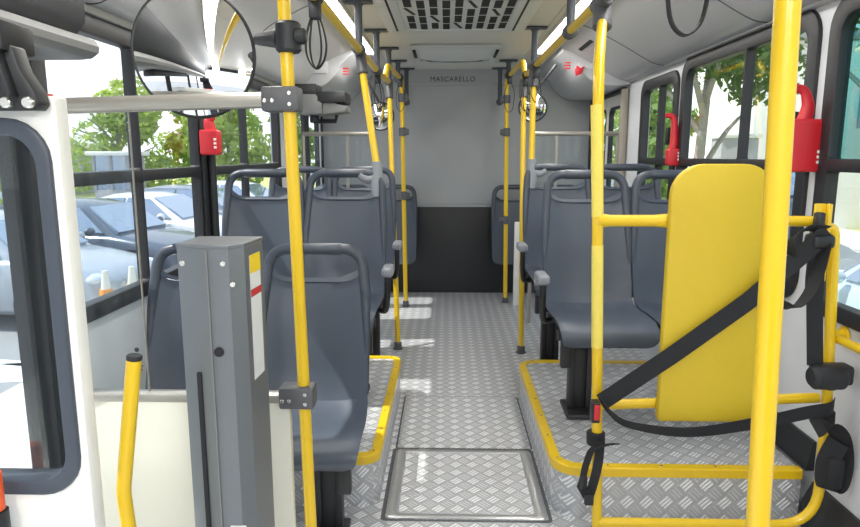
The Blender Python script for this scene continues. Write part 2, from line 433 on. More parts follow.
# wheel boxes ----------------------------------------------------------
HP = .20
HS = HP+.002
def wheel_box(x_a, x_w, y0, y1, label, r):
    """x_a aisle edge, x_w wall edge"""
    t = thing('wheel_box', label, 'platform', ((x_a+x_w)/2, (y0+y1)/2, 0))
    if x_a < x_w: out = rrect(x_a, y0, x_w, y1, [r, 0, 0, r])
    else: out = rrect(x_w, y0, x_a, y1, [0, r, r, 0])
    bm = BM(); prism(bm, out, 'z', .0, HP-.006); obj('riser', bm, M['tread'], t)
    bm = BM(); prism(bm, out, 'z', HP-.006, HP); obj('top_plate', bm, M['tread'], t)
    # yellow nosing round the open edges
    P = [Vector((a, b, 0)) for a, b in out]
    i0 = min(range(len(P)), key=lambda i: (P[i]-Vector((x_w, y0, 0))).length)
    P = P[i0:]+P[:i0]
    if (P[1]-P[0]).length < 1e-4 or abs(P[1].y-y0) > .02: P = P[::-1]; 
    if abs(P[0].x-x_w) > 1e-3: P = P[-1:]+P[:-1]
    # order: wall/front corner -> aisle/front -> aisle/rear -> wall/rear
    if abs(P[1].y-y0) > .05: P = [P[0]]+P[1:][::-1]
    cen = Vector(((x_a+x_w)/2, (y0+y1)/2, 0)); loops = []
    T, _ = frames(P)
    for i, p in enumerate(P):
        nn = Vector((T[i].y, -T[i].x, 0))
        if nn.dot(p-cen) < 0: nn = -nn
        q = [(nn*.006, HP-.028), (nn*.006, HP+.002), (nn*.002, HP+.007), (nn*-.03, HP+.007), (nn*-.032, HP+.0), (nn*-.0, HP-.028)]
        loops.append([p+a+Vector((0, 0, z)) for a, z in q])
    bm = BM(); loft(bm, loops); tr = obj('edge_nosing', bm, M['yellow'], t, 30)
    acc = 0; nxt = .1; last = P[0]
    for i in range(1, len(P)):
        d = (P[i]-P[i-1]).length
        while nxt < acc+d:
            pt = P[i-1]+(P[i]-P[i-1])*((nxt-acc)/d)
            pc = pt+(cen-pt).normalized()*.016
            bm = BM(); cyl(bm, (pc.x, pc.y, HP+.006), (pc.x, pc.y, HP+.0085), .005, 8); obj('rivet', bm, M['screw'], tr); nxt += .2
        acc += d
    return t
wheel_box(.40, 1.285, 2.185, 3.42, 'tread plate wheel box with yellow edge on right, under front right seats', .10)
wheel_box(-.255, -1.155, 2.25, 3.47, 'tread plate wheel box with yellow edge on left of aisle', .07)

# floor hatch
t = thing('floor_hatch', 'aluminium framed floor hatch in the near end of the aisle', 'hatch', (.08, 2.45, 0))
bm = BM(); plate(bm, rrect(-.222, 2.17, .378, 2.73, .02), [rrect(-.178, 2.20, .334, 2.70, .02)], 'z', 0.0005, .0045, .001); obj('hatch_frame', bm, M['alu'], t)
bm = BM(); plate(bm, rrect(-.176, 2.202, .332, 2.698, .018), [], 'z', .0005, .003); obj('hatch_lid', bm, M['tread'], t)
bm = BM(); plate(bm, rrect(-.24, 2.155, .394, 2.742, .02), [rrect(-.225, 2.167, .381, 2.733, .02)], 'z', .0003, .0012); obj('hatch_joint', bm, M['clamp'], t)
t = thing('floor_panel', 'removable tread plate floor panel just beyond the framed hatch', 'hatch', (.08, 3.05, 0))
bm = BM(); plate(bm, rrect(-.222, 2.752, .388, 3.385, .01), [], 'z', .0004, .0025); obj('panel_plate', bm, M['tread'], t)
bm = BM(); plate(bm, rrect(-.23, 2.745, .396, 3.393, .012), [rrect(-.223, 2.751, .389, 3.386, .01)], 'z', .0003, .001); obj('panel_joint', bm, M['clamp'], t)

# ------------------------------------------------------------------ seats
def seat_shell_rows(prof, t=.022, nu=15):
    loops = []
    P = [Vector((0, y, z)) for y, z, _, _ in prof]
    T, _ = frames(P)
    for i, (y, z, hw, b) in enumerate(prof):
        nrm = Vector((0, -T[i].z, T[i].y))          # faces the sitter
        f, k = [], []
        for j in range(nu):
            u = -1+2*j/(nu-1); x = hw*(u if abs(u) < .9 else u)
            off = b*abs(u)**3.2
            edge = max(0, abs(u)-.86)/.14
            f.append(P[i]+Vector((x, 0, 0))+nrm*(off-edge*edge*.008))
            k.append(P[i]+Vector((x*.985, 0, 0))+nrm*(off*.75-t+edge*.006))
            if i >= len(prof)-3:
                w_ = (1, .8, .5)[len(prof)-1-i]*.055*abs(u)**6; f[-1].z += w_; k[-1].z += w_
        loops.append(f+k[::-1])
    return loops
REG = [(-.59, .335, .192, 0), (-.612, .36, .203, 0), (-.612, .39, .208, .002), (-.59, .412, .211, .005), (-.52, .425, .213, .012), (-.40, .418, .214, .02), (-.28, .405, .215, .028), (-.19, .402, .215, .038),
       (-.135, .422, .215, .046), (-.105, .475, .215, .05), (-.086, .56, .214, .046), (-.068, .67, .212, .038), (-.048, .78, .208, .028), (-.03, .86, .203, .018), (-.024, .889, .199, .010), (-.030, .897, .196, .006)]
REG = [(y, z, w*.965, b) for y, z, w, b in REG]
LOW = [(y*.86, .33+(z-.335)*.925, w*(.985+.10*max(0, min(1, (-y-.12)/.3))), b) for y, z, w, b in REG]
FOLD = [(-.150, .325, .150, .004), (-.146, .332, .178, .008), (-.140, .35, .198, .014), (-.132, .385, .206, .022), (-.120, .43, .207, .03), (-.108, .475, .207, .034), (-.095, .53, .207, .036)]+REG[10:]
_cache = {}
def seat_mesh(kind, part, side):
    key = (kind, part, side)
    if key in _cache: return _cache[key]
    pr = LOW if kind == 'low' else REG
    ky, kz = (.86, .925) if kind == 'low' else (1, 1)
    kx = .955 if kind == 'low' else 1
    Z = lambda z: .33+(z-.335)*kz if kind == 'low' else z
    bm = BM(); rows = seat_shell_rows(FOLD if kind == 'fold' else pr); m = M['seat']
    if part == 'seat': loft(bm, rows[:9])
    elif part == 'backrest': loft(bm, rows if kind == 'fold' else rows[8:])
    elif part == 'folded_pan':
        prism(bm, rrect(-.17, .36, .17, .74, .06), 'y', -.135, -.105, .012)
    elif part == 'handle':
        up = [(-hw*.985, y-b*.55, z, .006+.0145*min(1, max(0, (z-.52)/.34))) for y, z, hw, b in pr[9:14]]
        A = [(x, y, z) for x, y, z, r in up]+[(-.182*kx, -.004*ky, Z(1.03))]
        A = A+[(-x, y, z) for x, y, z in A[::-1]]
        rr_ = [r for x, y, z, r in up]
        P = fillet(A, [.02]*5+[.085, .085]+[.02]*5, 9)
        rad = [.0205 if p.z > pr[13][1] else .006+.0145*min(1, max(0, (p.z-.50)/.32)) for p in P]
        tube(bm, P, rad, 12); m = M['seat_dark']
    elif part == 'grip':
        P = [(-.105*kx, -.004*ky, Z(1.03)), (-.10*kx, -.004*ky, Z(1.03)), (.10*kx, -.004*ky, Z(1.03)), (.105*kx, -.004*ky, Z(1.03))]
        tube(bm, P, [.021, .0225, .0225, .021], 14); m = M['seat_dark']
    elif part == 'frame':
        for y in (-.47*ky, -.17*ky): box(bm, (-.195*kx, y-.02, Z(.335)), (.195*kx, y+.02, Z(.335)+.045), .004)
        for x in (-.15, .15): box(bm, (x-.014, -.55*ky, Z(.335)+.012), (x+.014, -.10*ky, Z(.335)+.05), .004)
        box(bm, (side*.165-.02, -.53*ky, Z(.335)-.11), (side*.165+.02, -.49*ky, Z(.335)+.04), .003)
        m = M['black']
    elif part in ('leg', 'tall_leg'):
        s = side; zb = -HP-(.02 if s < 0 else 0) if part == 'tall_leg' else 0; ky2 = ky
        ky = ky*1.18 if kind != 'low' else ky
        for x in (s*.05, s*.125): box(bm, (x-.012, -.40*ky, zb+.02), (x+.012, -.35*ky, Z(.335)+.01), .003)
        box(bm, (s*.0875-.027, -.385*ky, zb+.012), (s*.0875+.027, -.38*ky, Z(.335)), .001)
        box(bm, (s*.0875-.065, -.46*ky, zb), (s*.0875+.065, -.30*ky, zb+.02), .004)
        m = M['black']
    elif part == 'wall_bracket' and kind == 'fold':
        box(bm, (-.14, -.10, .40), (.14, .085, .46), .004); m = M['black']
    elif part == 'wall_bracket':
        box(bm, (-side*.20-.02, -.47, .27), (-side*.20+.02, -.17, .335), .004); box(bm, (-side*.205-.012, -.34, .0), (-side*.205+.012, -.29, .29), .003); m = M['black']
    elif part == 'armrest':
        s = side
        P = smooth([(s*.185, -.20, .355), (s*.218, -.235, .36), (s*.232, -.275, .42), (s*.236, -.30, .50), (s*.236, -.295, .55)], 5)
        tube(bm, P, .015, 10); m = M['black']
    elif part == 'arm_pad':
        s = side
        box(bm, (s*.238-.028, -.345, .545), (s*.238+.028, -.195, .592), .016, 3); m = M['armpad']
    bmesh.ops.recalc_face_normals(bm, faces=bm.faces[:])
    me = bpy.data.meshes.new(part); bm.to_mesh(me); bm.free()
    for p in me.polygons: p.use_smooth = True
    me.set_sharp_from_angle(angle=radians(45)); me.materials.append(m)
    _cache[key] = me
    return me
def seat(x, y, z, side, label, kind='reg', arm=True, leg=True, wall=False, group='passenger seats', leg_part='leg'):
    t = thing('bus_seat', label, 'seat', (x, y, z), group)
    def add(p, par=t, nm=None):
        o = bpy.data.objects.new(nm or p, seat_mesh(kind, p, side)); C.objects.link(o); o.parent = par; return o
    if kind != 'fold': add('seat')
    add('backrest'); h = add('handle'); add('grip', h)
    if kind != 'fold': add('frame', nm='seat_frame')
    if leg: add(leg_part, nm='leg')
    if wall: add('wall_bracket', nm='wall_leg')
    if arm:
        a = add('armrest'); add('arm_pad', a)
    return t
# left side (aisle lies towards +x)
seat(-.497, 2.40, 0, 1, 'near grey seat left of the aisle, low and standing on the main floor', 'low', arm=False)
seat(-.926, 2.40, 0, 1, 'grey window seat half hidden behind the grey metal column', 'low', arm=False)
seat(-.522, 3.33, HS, 1, 'grey aisle seat on the left wheel box, directly behind the low near seat')
seat(-.945, 3.33, HS, 1, 'grey window seat on the left wheel box beside the red hammer post', arm=False, leg=False, wall=True)
seat(-.545, 4.24, HP, 1, 'left aisle seat right behind the wheel box seats, armrest showing past them', leg_part='tall_leg')
seat(-.962, 4.24, HP, 1, 'left window seat with only its top handle showing behind the wheel box pair', arm=False, leg=False, wall=True)
seat(-.49, 6.03, 0, 1, 'rearmost left aisle seat against the back wall, right of the thin poles', 'fold', arm=False, leg=False, wall=True)
seat(-.92, 6.03, 0, 1, 'rearmost left window seat seen through the handle hole of nearer seats', 'fold', arm=False, leg=False, wall=True)
# right side (aisle lies towards -x)
seat(.675, 3.16, HS, -1, 'grey aisle seat on the right wheel box just behind the yellow pole')
seat(1.10, 3.16, HS, -1, 'grey window seat on the right wheel box, partly behind the yellow padded board', arm=False, leg=False, wall=True)
seat(.685, 4.04, HP+.02, -1, 'right aisle seat in the second row, pole joint on its corner', leg_part='tall_leg')
seat(1.11, 4.04, HP+.02, -1, 'right window seat in the second row, only its handle showing near the white door', arm=False, leg=False, wall=True)
seat(.63, 6.03, 0, -1, 'rearmost right aisle seat against the back wall by the black panel', 'fold', arm=False, leg=False, wall=True)
seat(1.06, 6.03, 0, -1, 'rearmost right window seat glimpsed through the second row handle', 'fold', arm=False, leg=False, wall=True)
# ------------------------------------------------------------------ handrails and poles
R = .0185
def sleeve(bm, a, b, r=.03): cyl(bm, a, b, r, 18, bev=.005)
ZRL = 1.86
# left overhead rail
t = thing('overhead_rail', 'long yellow ceiling handrail on the left side of the aisle', 'handrail', (-.455, 3, ZRL))
bm = BM(); tube(bm, [(-.455, -1.5, ZRL), (-.45, 4.2, ZRL-.005), (-.43, 4.88, ZRL-.005)], R, 14); obj('rail', bm, M['yellow'], t)
bm = BM(); tube(bm, fillet([(-.43, 4.60, 1.87), (-.425, 4.72, 1.955), (-.385, 5.53, 1.95), (-.383, 5.545, 1.86)], [.0, .1, .06, 0], 6), R, 12); obj('rear_rail', bm, M['yellow'], t)
t = thing('overhead_rail', 'long yellow ceiling handrail on the right side of the aisle', 'handrail', (.54, 3, ZRL))
bm = BM(); tube(bm, [(.545, -1.5, ZRL), (.54, 3.2, ZRL+.005), (.53, 4.66, ZRL)], R, 14); obj('rail', bm, M['yellow'], t)
bm = BM(); tube(bm, fillet([(.53, 4.55, 1.87), (.53, 4.68, 1.975), (.512, 5.68, 1.975), (.512, 5.70, 1.88)], [0, .1, .06, 0], 6), R, 12); obj('rear_rail', bm, M['yellow'], t)

# ceiling stanchions
def stanchion(x, y, zb, label, xb=None, yb=None):
    t = thing('ceiling_bracket', label, 'bracket', (x, y, ZC), 'ceiling brackets of the handrails')
    xb = x if xb is None else xb; yb = y if yb is None else yb
    bm = BM(); tube(bm, [(x, y, ZC-.012), (x, y, ZC-.03), (xb, yb, zb+.02), (xb, yb, zb)], [.032, .0195, .0195, .0195], 12); obj('tube', bm, M['stanchion'], t)
    bm = BM(); box(bm, (x-.075, y-.03, ZC-.016), (x+.075, y+.03, ZC-.002), .006); obj('flange', bm, M['stanchion'], t)
    bm = BM(); tube(bm, [(xb, yb-.035, zb), (xb, yb-.03, zb), (xb, yb+.03, zb), (xb, yb+.035, zb)], [.024, .032, .032, .024], 14); obj('clamp_ring', bm, M['stanchion'], t)
    return t
stanchion(-.455, 3.42, 1.86, 'charcoal bracket on the left rail, nearest and largest of the left row')
stanchion(-.445, 4.18, 1.855, 'charcoal bracket on the left rail with a black strap below it')
stanchion(-.43, 4.86, 1.855, 'charcoal bracket on the left rail above the leaning floor pole')
stanchion(-.41, 5.50, 1.95, 'short charcoal bracket holding the raised rear end of left rail')
stanchion(.543, 2.98, 1.865, 'charcoal bracket on the right rail, nearest of the right row')
stanchion(.535, 4.12, 1.865, 'charcoal bracket on the right rail above the seat pole')
stanchion(.505, 5.50, 1.975, 'short charcoal bracket holding the raised rear end of right rail')
stanchion(-.37, 5.98, 1.80, 'rearmost charcoal drop tube at left, close to the back wall')
stanchion(.475, 5.98, 1.80, 'rearmost charcoal drop tube at right, close to the back wall')

# poles
def pole(label, pts, r=R, foot=True, extra=None, rad=.25, grip=None):
    p0 = Vector(pts[-1])
    t = thing('grab_pole', label, 'pole', tuple(p0))
    bm = BM(); tube(bm, fillet(pts, rad, 8), r, 16); p = obj('pole', bm, M['yellow'], t)
    if foot:
        bm = BM(); cyl(bm, p0, p0+Vector((0, 0, .05)), r+.008, 16, bev=.004); cyl(bm, p0+Vector((0, 0, .001)), p0+Vector((0, 0, .010)), r+.017, 18, bev=.003); obj('foot_flange', bm, M['clamp'], t)
    for a, b, rr in (extra or []):
        bm = BM(); sleeve(bm, a, b, rr); obj('sleeve', bm, M['clamp'], t)
    if grip:
        bm = BM(); tube(bm, [Vector(q) for q in grip], r+.0012, 18); obj('textured_grip', bm, M['grip'], t)
    return t
# leaning poles from rail to the aisle seats
def seat_joint(t, x, y, z, s):
    bm = BM()
    P = smooth([(x, y, z+.06), (x, y, z+.0), (x-s*.008, y-.005, z-.05), (x-s*.002, y-.012, z-.12)], 5)
    n = len(P); tube(bm, P, [.028-.006*abs(i/n-.5) for i in range(n)], 14)
    P = smooth([(x, y, z-.01), (x-s*.05, y-.0, z-.03), (x-s*.09, y, z-.005)], 5); tube(bm, P, .024, 12)
    obj('seat_joint', bm, M['armpad'], t)
t = pole('yellow pole leaning from left rail down to the seat corner', [(-.455, 3.46, 1.84), (-.362, 3.34, 1.26)], foot=False, extra=[((-.455, 3.46, 1.85), (-.440, 3.435, 1.74), .028)]); seat_joint(t, -.358, 3.325, 1.232, 1)
t = pole('yellow pole leaning from right rail down to the second row seat corner', [(.535, 4.13, 1.84), (.526, 4.05, 1.26)], foot=False, extra=[((.535, 4.13, 1.86), (.534, 4.115, 1.74), .028)]); seat_joint(t, .524, 4.035, 1.24, -1)
# floor poles
pole('thin yellow pole from left rail to aisle floor, beside the armrests', [(-.43, 4.86, 1.85), (-.333, 4.265, 0)], extra=[((-.43, 4.86, 1.85), (-.424, 4.82, 1.73), .030), ((-.370, 4.49, .70), (-.366, 4.47, .63), .027)])
pole('thin yellow pole from right rail to aisle floor, beside the armrests', [(.535, 4.66, 1.86), (.508, 4.20, 0)], extra=[((.535, 4.66, 1.86), (.533, 4.63, 1.72), .030)])
def rear_pole(label, x0, x1, y, zt, s):
    t = pole(label, [(x0, y, zt), (x1, y, 0)], extra=None)
    for z in (1.80, 1.52, .98 if s < 0 else .755):
        x = x1+(x0-x1)*z/zt
        bm = BM(); cyl(bm, (x, y, z-.035), (x, y, z+.035), .032, 16, bev=.005); box(bm, (x-s*.0-.055 if s > 0 else x-.02, y-.025, z-.025), (x+.02 if s > 0 else x+.055, y+.025, z+.025), .006)
        obj('clamp', bm, M['clamp'], t)
    return t
rear_pole('rearmost yellow pole on the left of the aisle, with dark clamps', -.383, -.36, 5.54, 1.9, -1)
rear_pole('rearmost yellow pole on the right of the aisle, with dark clamps', .512, .535, 5.70, 1.9, 1)
# side drop tubes carry on to the pole clamps
# pole carrying the padded frame
PY = 2.05
t = pole('yellow pole with pale textured grip left of the padded board', [(.545, 2.38, 1.80), (.475, 2.10, 1.60), (.482, PY, 1.10), (.527, PY, .0)], r=.0175, rad=[0, .25, .4, 0],
         grip=[(.4845, PY, 1.04), (.498, PY, .70)])
bm = BM(); cyl(bm, (.552, 2.41, 1.90), (.540, 2.36, 1.76), .034, 18, bev=.006); tube(bm, [(.545, 2.30, ZRL), (.545, 2.47, ZRL)], .029, 16); obj('sleeve', bm, M['clamp'], t)
bm = BM(); tube(bm, [(.4705, 2.085, 1.48), (.4815, PY+.003, 1.13)], .0187, 18); obj('textured_grip', bm, M['grip'], t)
# near poles
pole('large yellow pole in the right foreground, crossing the padded board', [(.454, .95, ZC-.005), (.522, .95, 0)], r=.0175)
PX, PYY = -.362, 1.5
t = pole('yellow pole at the left, carrying the round mirror and two grey clamps', [(-.373, PYY, ZC-.005), (-.339, PYY, 0)], r=.0148)
def tclamp(z, x, yy):
    bm = BM(); box(bm, (x-.058, yy-.028, z-.028), (x+.028, yy+.027, z+.028), .007); o = obj('tee_clamp', bm, M['clamp'], t)
    for dx, dz in ((-.048, -.004), (-.031, -.004), (.008, .012), (.008, -.012)):
        bm = BM(); cyl(bm, (x+dx, yy-.032, z+dz), (x+dx, yy-.026, z+dz), .0048, 10, bev=.001); obj('bolt', bm, M['screw'], o)
tclamp(1.450, -.363, PYY); tclamp(.738, -.351, PYY)

# ------------------------------------------------------------------ partition on the left
t = thing('partition', 'ivory lower partition with glass above, behind the grey column', 'partition', (-.7, PYY, 0))
bm = BM(); box(bm, (-.93, PYY-.012, 0), (-.386, PYY+.012, .725), .003); obj('lower_panel', bm, M['ivory'], t)
bm = BM(); box(bm, (-.93, PYY-.02, .722), (-.384, PYY+.02, .745), .006); obj('top_ledge', bm, M['steel'], t)
bm = BM(); box(bm, (-.925, PYY-.003, .745), (-.738, PYY+.003, 1.43), .0015); gp = obj('glass_pane', bm, M['glass_p'], t)
bm = BM(); box(bm, (-.7385, PYY-.003, .745), (-.7365, PYY+.003, 1.43)); obj('glass_edge', bm, M['steel'], gp)
bm = BM()
for i in range(5): box(bm, (-.772+.002*(i % 2), PYY-.0045, .80+i*.0095), (-.748-.002*((i+1) % 2), PYY-.0035, .804+i*.0095))
cyl(bm, (-.76, PYY-.0045, .853), (-.76, PYY-.0035, .853), .006, 12)
obj('etched_mark', bm, M['ink'], gp)
bm = BM(); tube(bm, [(-.945, PYY, .0), (-.945, PYY, 1.43)], .015, 12); obj('side_post', bm, M['black'], t)
bm = BM(); tube(bm, [(XL+.01, PYY, 1.430), (-.40, PYY, 1.450)], .0185, 16); obj('top_tube', bm, M['steel'], t)

# white foreground panel with gasketed window
t = thing('door_panel', 'white panel with a rounded rubber framed window at the far left', 'panel', (-.95, 1.0, -.3))
Y0, Y1 = 1.0, 1.035
bm = BM(); plate(bm, rrect(-1.12, -.0, -.606, 1.415, .004), [rrect(-1.07, .765, -.632, 1.368, .055)], 'y', Y0, Y1, .003); obj('panel', bm, M['white'], t)
bm = BM(); plate(bm, rrect(-1.083, .752, -.618, 1.382, .068), [rrect(-1.063, .778, -.642, 1.356, .05)], 'y', Y0-.008, Y1+.006, .004); obj('window_gasket', bm, M['gasket'], t)
bm = BM(); box(bm, (-1.065, Y0+.014, .776), (-.64, Y0+.018, 1.358)); obj('pane', bm, M['glass_p'], t)
bm = BM(); box(bm, (-.70, Y0+.004, 1.415), (-.625, Y1-.004, 1.42), .001); obj('red_edge_strip', bm, M['red'], t)
t2 = thing('hinge_bracket', 'black bracket with two bolts on top of the white panel', 'bracket', (-.68, .985, 1.4))
bm = BM(); prism(bm, [(-.72, 1.392), (-.618, 1.392), (-.610, 1.400), (-.614, 1.418), (-.633, 1.45), (-.642, 1.485), (-.72, 1.485)], 'y', .965, Y0-.001, .004); b_ = obj('bracket_plate', bm, M['rubber'], t2)
bm = BM(); prism(bm, [(-.645, 1.41), (-.637, 1.41), (-.655, 1.48), (-.667, 1.48)], 'y', .945, .966, .002); box(bm, (-.74, .95, 1.475), (-.645, 1.03, 1.52), .006); obj('bracket_rib', bm, M['rubber'], t2)
for x in (-.655, -.622):
    bm = BM(); cyl(bm, (x, .955, 1.402), (x, .966, 1.402), .0085, 14, bev=.002); obj('bolt', bm, M['screw'], t2)
t = thing('door_mechanism_cover', 'long grey rounded cover with dark top box above the left front door', 'cover', (-.95, .4, 1.6))
bm = BM(); prism(bm, [(-1.14, 1.555), (-.90, 1.555), (-.872, 1.558), (-.855, 1.570), (-.852, 1.585), (-.86, 1.60), (-.88, 1.608), (-1.14, 1.608)], 'y', -.5, 1.62, .01); obj('rounded_beam', bm, M['housing'], t, 30)
bm = BM(); prism(bm, [(-1.166, 1.608), (-.90, 1.608), (-.872, 1.64), (-.87, 1.80), (-1.166, 1.80)], 'y', -.5, 1.60, .006); obj('top_box', bm, M['dark'], t)
bm = BM(); box(bm, (-1.06, .9, 1.52), (-.93, 1.45, 1.557), .01); obj('underside_plate', bm, M['dark'], t)

# grey lift column
t = thing('lift_column', 'grey metal column with slot, screws and warning label in left foreground', 'column', (-.45, 1.25, 0))
out = [(-.524, 1.215), (-.458, 1.195), (-.416, 1.195), (-.394, 1.222), (-.388, 1.33), (-.524, 1.33)]
bm = BM(); prism(bm, out, 'z', 0, 1.150, .003); obj('column_body', bm, M['lift'], t, 20)
bm = BM(); prism(bm, [(-.525, 1.214), (-.458, 1.194), (-.4155, 1.194), (-.3935, 1.2215), (-.3875, 1.331), (-.525, 1.331)], 'z', 1.148, 1.156, .002); obj('top_cap', bm, M['lift'], t, 20)
bm = BM(); box(bm, (-.494, 1.199, .02), (-.484, 1.21, .90), .002); obj('slot', bm, M['slot'], t)
bm = BM(); cyl(bm, (-.444, 1.192, .945), (-.444, 1.196, .945), .0095, 16); obj('round_hole', bm, M['slot'], t)
for x, z in ((-.512, 1.118), (-.427, 1.120), (-.410, 1.08)):
    bm = BM(); cyl(bm, (x, 1.191 if x > -.45 else 1.208, z), (x, 1.20 if x > -.45 else 1.216, z), .0055, 12, bev=.001); obj('screw', bm, M['screw'], t)
bm = BM(); box(bm, (-.4595, 1.192, 0), (-.4565, 1.196, 1.145)); obj('fold_seam', bm, M['housing'], t)
# warning label on the chamfered right side
def on_side(y0, y1, z0, z1, m, nm, par, off):
    bm = BM()
    f = lambda y: -.394+(y-1.222)/(1.34-1.222)*.006+off
    vs = [bm.verts.new((f(y), y, z)) for y, z in ((y0, z0), (y1, z0), (y1, z1), (y0, z1))]
    vb = [bm.verts.new((f(y)-.0006, y, z)) for y, z in ((y0, z0), (y1, z0), (y1, z1), (y0, z1))]
    bm.faces.new(vs); bm.faces.new(vb[::-1])
    for i in range(4): bm.faces.new((vs[i], vs[(i+1) % 4], vb[(i+1) % 4], vb[i]))
    return obj(nm, bm, m, par)
lb = on_side(1.245, 1.305, .87, 1.128, M['label_w'], 'warning_label', t, .0012)
on_side(1.245, 1.305, 1.091, 1.128, M['label_y'], 'yellow_band', lb, .0020)
on_side(1.245, 1.305, 1.043, 1.058, M['label_r'], 'red_band', lb, .0020)
bm = BM(); box(bm, (-.440, 1.192, .555), (-.408, 1.1955, .575)); obj('name_plate', bm, M['label_w'], t)

# short yellow handle post
t = thing('handle_post', 'short yellow bent post with black cap, left foreground by the column', 'post', (-.61, 1.1, 0))
bm = BM(); tube(bm, fillet([(-.565, 1.10, .962), (-.606, 1.10, .70), (-.60, 1.10, .60), (-.585, 1.12, .0)], [0, .15, .2, 0], 6), .0135, 16); obj('post', bm, M['yellow'], t)
bm = BM(); cyl(bm, (-.5655, 1.10, .958), (-.564, 1.10, .968), .0140, 16, bev=.002); obj('end_cap', bm, M['rubber'], t)
# red-orange reflector at the very edge
t = thing('reflector_post', 'small orange-red cylinder on a black stem at the left edge', 'reflector', (-.66, .97, 0))
bm = BM(); cyl(bm, (-.748, .965, .74), (-.748, .965, .81), .013, 14, bev=.003); obj('reflector', bm, mat('orange_reflector', S(226, 90, 40), .4), t)
bm = BM(); cyl(bm, (-.748, .965, 0), (-.748, .965, .74), .017, 14); obj('stem', bm, M['rubber'], t)

# interior mirror
t = thing('interior_mirror', 'large oval convex mirror on the left yellow pole', 'mirror', (-.632, 1.64, 1.59))
cen = Vector((-.632, 1.64, 1.578)); a_, b_ = .163, .146
ux = Vector((.50, -.08, -.86)).normalized(); nrm = Vector((.24, -1, -.27)); nrm = (nrm-ux*nrm.dot(ux)).normalized(); uy = nrm.cross(ux)
bm = BM(); loops = []
for k in range(1, 13):
    r = k/12; dome = .030*(1-r*r)
    loops.append([cen+ux*a_*r*cos(2*pi*j/48)+uy*b_*r*sin(2*pi*j/48)+nrm*dome for j in range(48)])
loops.append([cen+ux*a_*cos(2*pi*j/48)+uy*b_*sin(2*pi*j/48)-nrm*.012 for j in range(48)])
loft(bm, loops); obj('mirror_glass', bm, M['mirror'], t, 60)
bm = BM(); tube(bm, [cen+ux*(a_+.001)*cos(2*pi*j/56)+uy*(b_+.001)*sin(2*pi*j/56)-nrm*.003 for j in range(56)], .0048, 8, closed=True); obj('rim', bm, M['rubber'], t)
bm = BM(); loops = []
for r, d in ((1, -.012), (.96, -.03), (.6, -.045), (.2, -.05)):
    loops.append([cen+ux*a_*r*cos(2*pi*j/32)+uy*b_*r*sin(2*pi*j/32)+nrm*d for j in range(32)])
loft(bm, loops); obj('back_shell', bm, M['dark'], t)
bm = BM(); tube(bm, smooth([(-.60, 1.73, 1.60), (-.52, 1.745, 1.617), (-.475, 1.66, 1.608), (-.43, 1.55, 1.592)], 4), .009, 10); cyl(bm, (-.452, 1.58, 1.597), (-.375, 1.5, 1.584), .014, 14, r2=.022, bev=.003); obj('arm', bm, M['rubber'], t)
bm = BM(); cyl(bm, (-.359, 1.5, 1.553), (-.359, 1.5, 1.620), .029, 18, bev=.006); cyl(bm, (-.345, 1.49, 1.587), (-.315, 1.49, 1.587), .018, 14, bev=.006); obj('pole_clamp', bm, M['rubber'], t)

# ------------------------------------------------------------------ padded board, guard frame, belts
t = thing('guard_frame', 'yellow tubular guard rail around the wheelchair backrest', 'frame', (.87, PY, 0))
rr = .017
bm = BM(); tube(bm, [(.48, PY+.005, 1.118), (.52, PY+.005, 1.118), (.66, PY+.005, 1.118), (.72, PY+.005, 1.118)], [.026, .019, .019, .024], 14); obj('upper_bar', bm, M['yellow'], t); bm = BM(); tube(bm, [(1.0, PY+.005, 1.118), (1.165, PY, 1.118)], rr, 14); obj('upper_bar', bm, M['yellow'], t)
bm = BM(); tube(bm, [(.507, PY+.005, .497), (1.235, PY+.005, .53)], rr, 14); obj('lower_bar', bm, M['yellow'], t)
bm = BM(); tube(bm, fillet([(.526, PY-.005, .075), (1.268, PY-.005, .075), (1.262, PY-.005, .5), (1.225, PY-.005, 1.10), (1.17, PY-.005, 1.10)], [0, .14, .8, .05, 0], 8), .0165, 14); obj('side_tube', bm, M['yellow'], t)
bm = BM(); box(bm, (1.155, PY-.014, 1.0), (1.19, PY-.002, 1.175), .003); box(bm, (1.187, PY-.03, .93), (1.20, PY-.012, 1.175), .003); obj('anchor_plate', bm, M['yellow'], t)
bm = BM(); plate(bm, [(1.262, .30), (1.29, .27), (1.283, .195), (1.262, .19)], [[(1.268, .225), (1.276, .225), (1.272, .25)]], 'y', PY-.008, PY-.003); obj('hook_plate', bm, M['yellow'], t)
t = thing('backrest_board', 'tall yellow padded backrest board with rounded top', 'backrest', (.86, 2.03, .46))
bm = BM(); plate(bm, rrect(.694, .462, 1.014, 1.298, [.012, .012, .10, .10], 10), [], 'y', 2.0, 2.036, .009); obj('pad', bm, M['pad'], t, 30)

t = thing('safety_belt', 'black safety belt crossing the yellow board to a red buckle', 'belt', (.5, 1.98, .5))
bm = BM(); ribbon(bm, [(1.165, 1.975, 1.095), (1.10, 1.972, 1.03), (.94, 1.972, .875), (.72, 1.974, .70), (.505, 1.985, .535)], (-.6, 0, .8), .058); obj('shoulder_strap', bm, M['web'], t)
P = smooth([(.50, 1.985, .545), (.535, 1.975, .50), (.60, 1.965, .465), (.78, 1.955, .448), (1.0, 1.965, .478), (1.16, 1.985, .505), (1.24, 1.995, .515), (1.275, 2.03, .52)], 6)
bm = BM(); n = len(P); ribbon(bm, P, [(0, -.9+.85*min(1, 1.5*i/n), .3+.7*min(1, 1.5*i/n)) for i in range(n)], .046); obj('lap_strap', bm, M['web'], t)
bm = BM(); box(bm, (.474, 1.975, .465), (.500, 2.015, .535), .004); bk = obj('buckle', bm, M['rubber'], t)
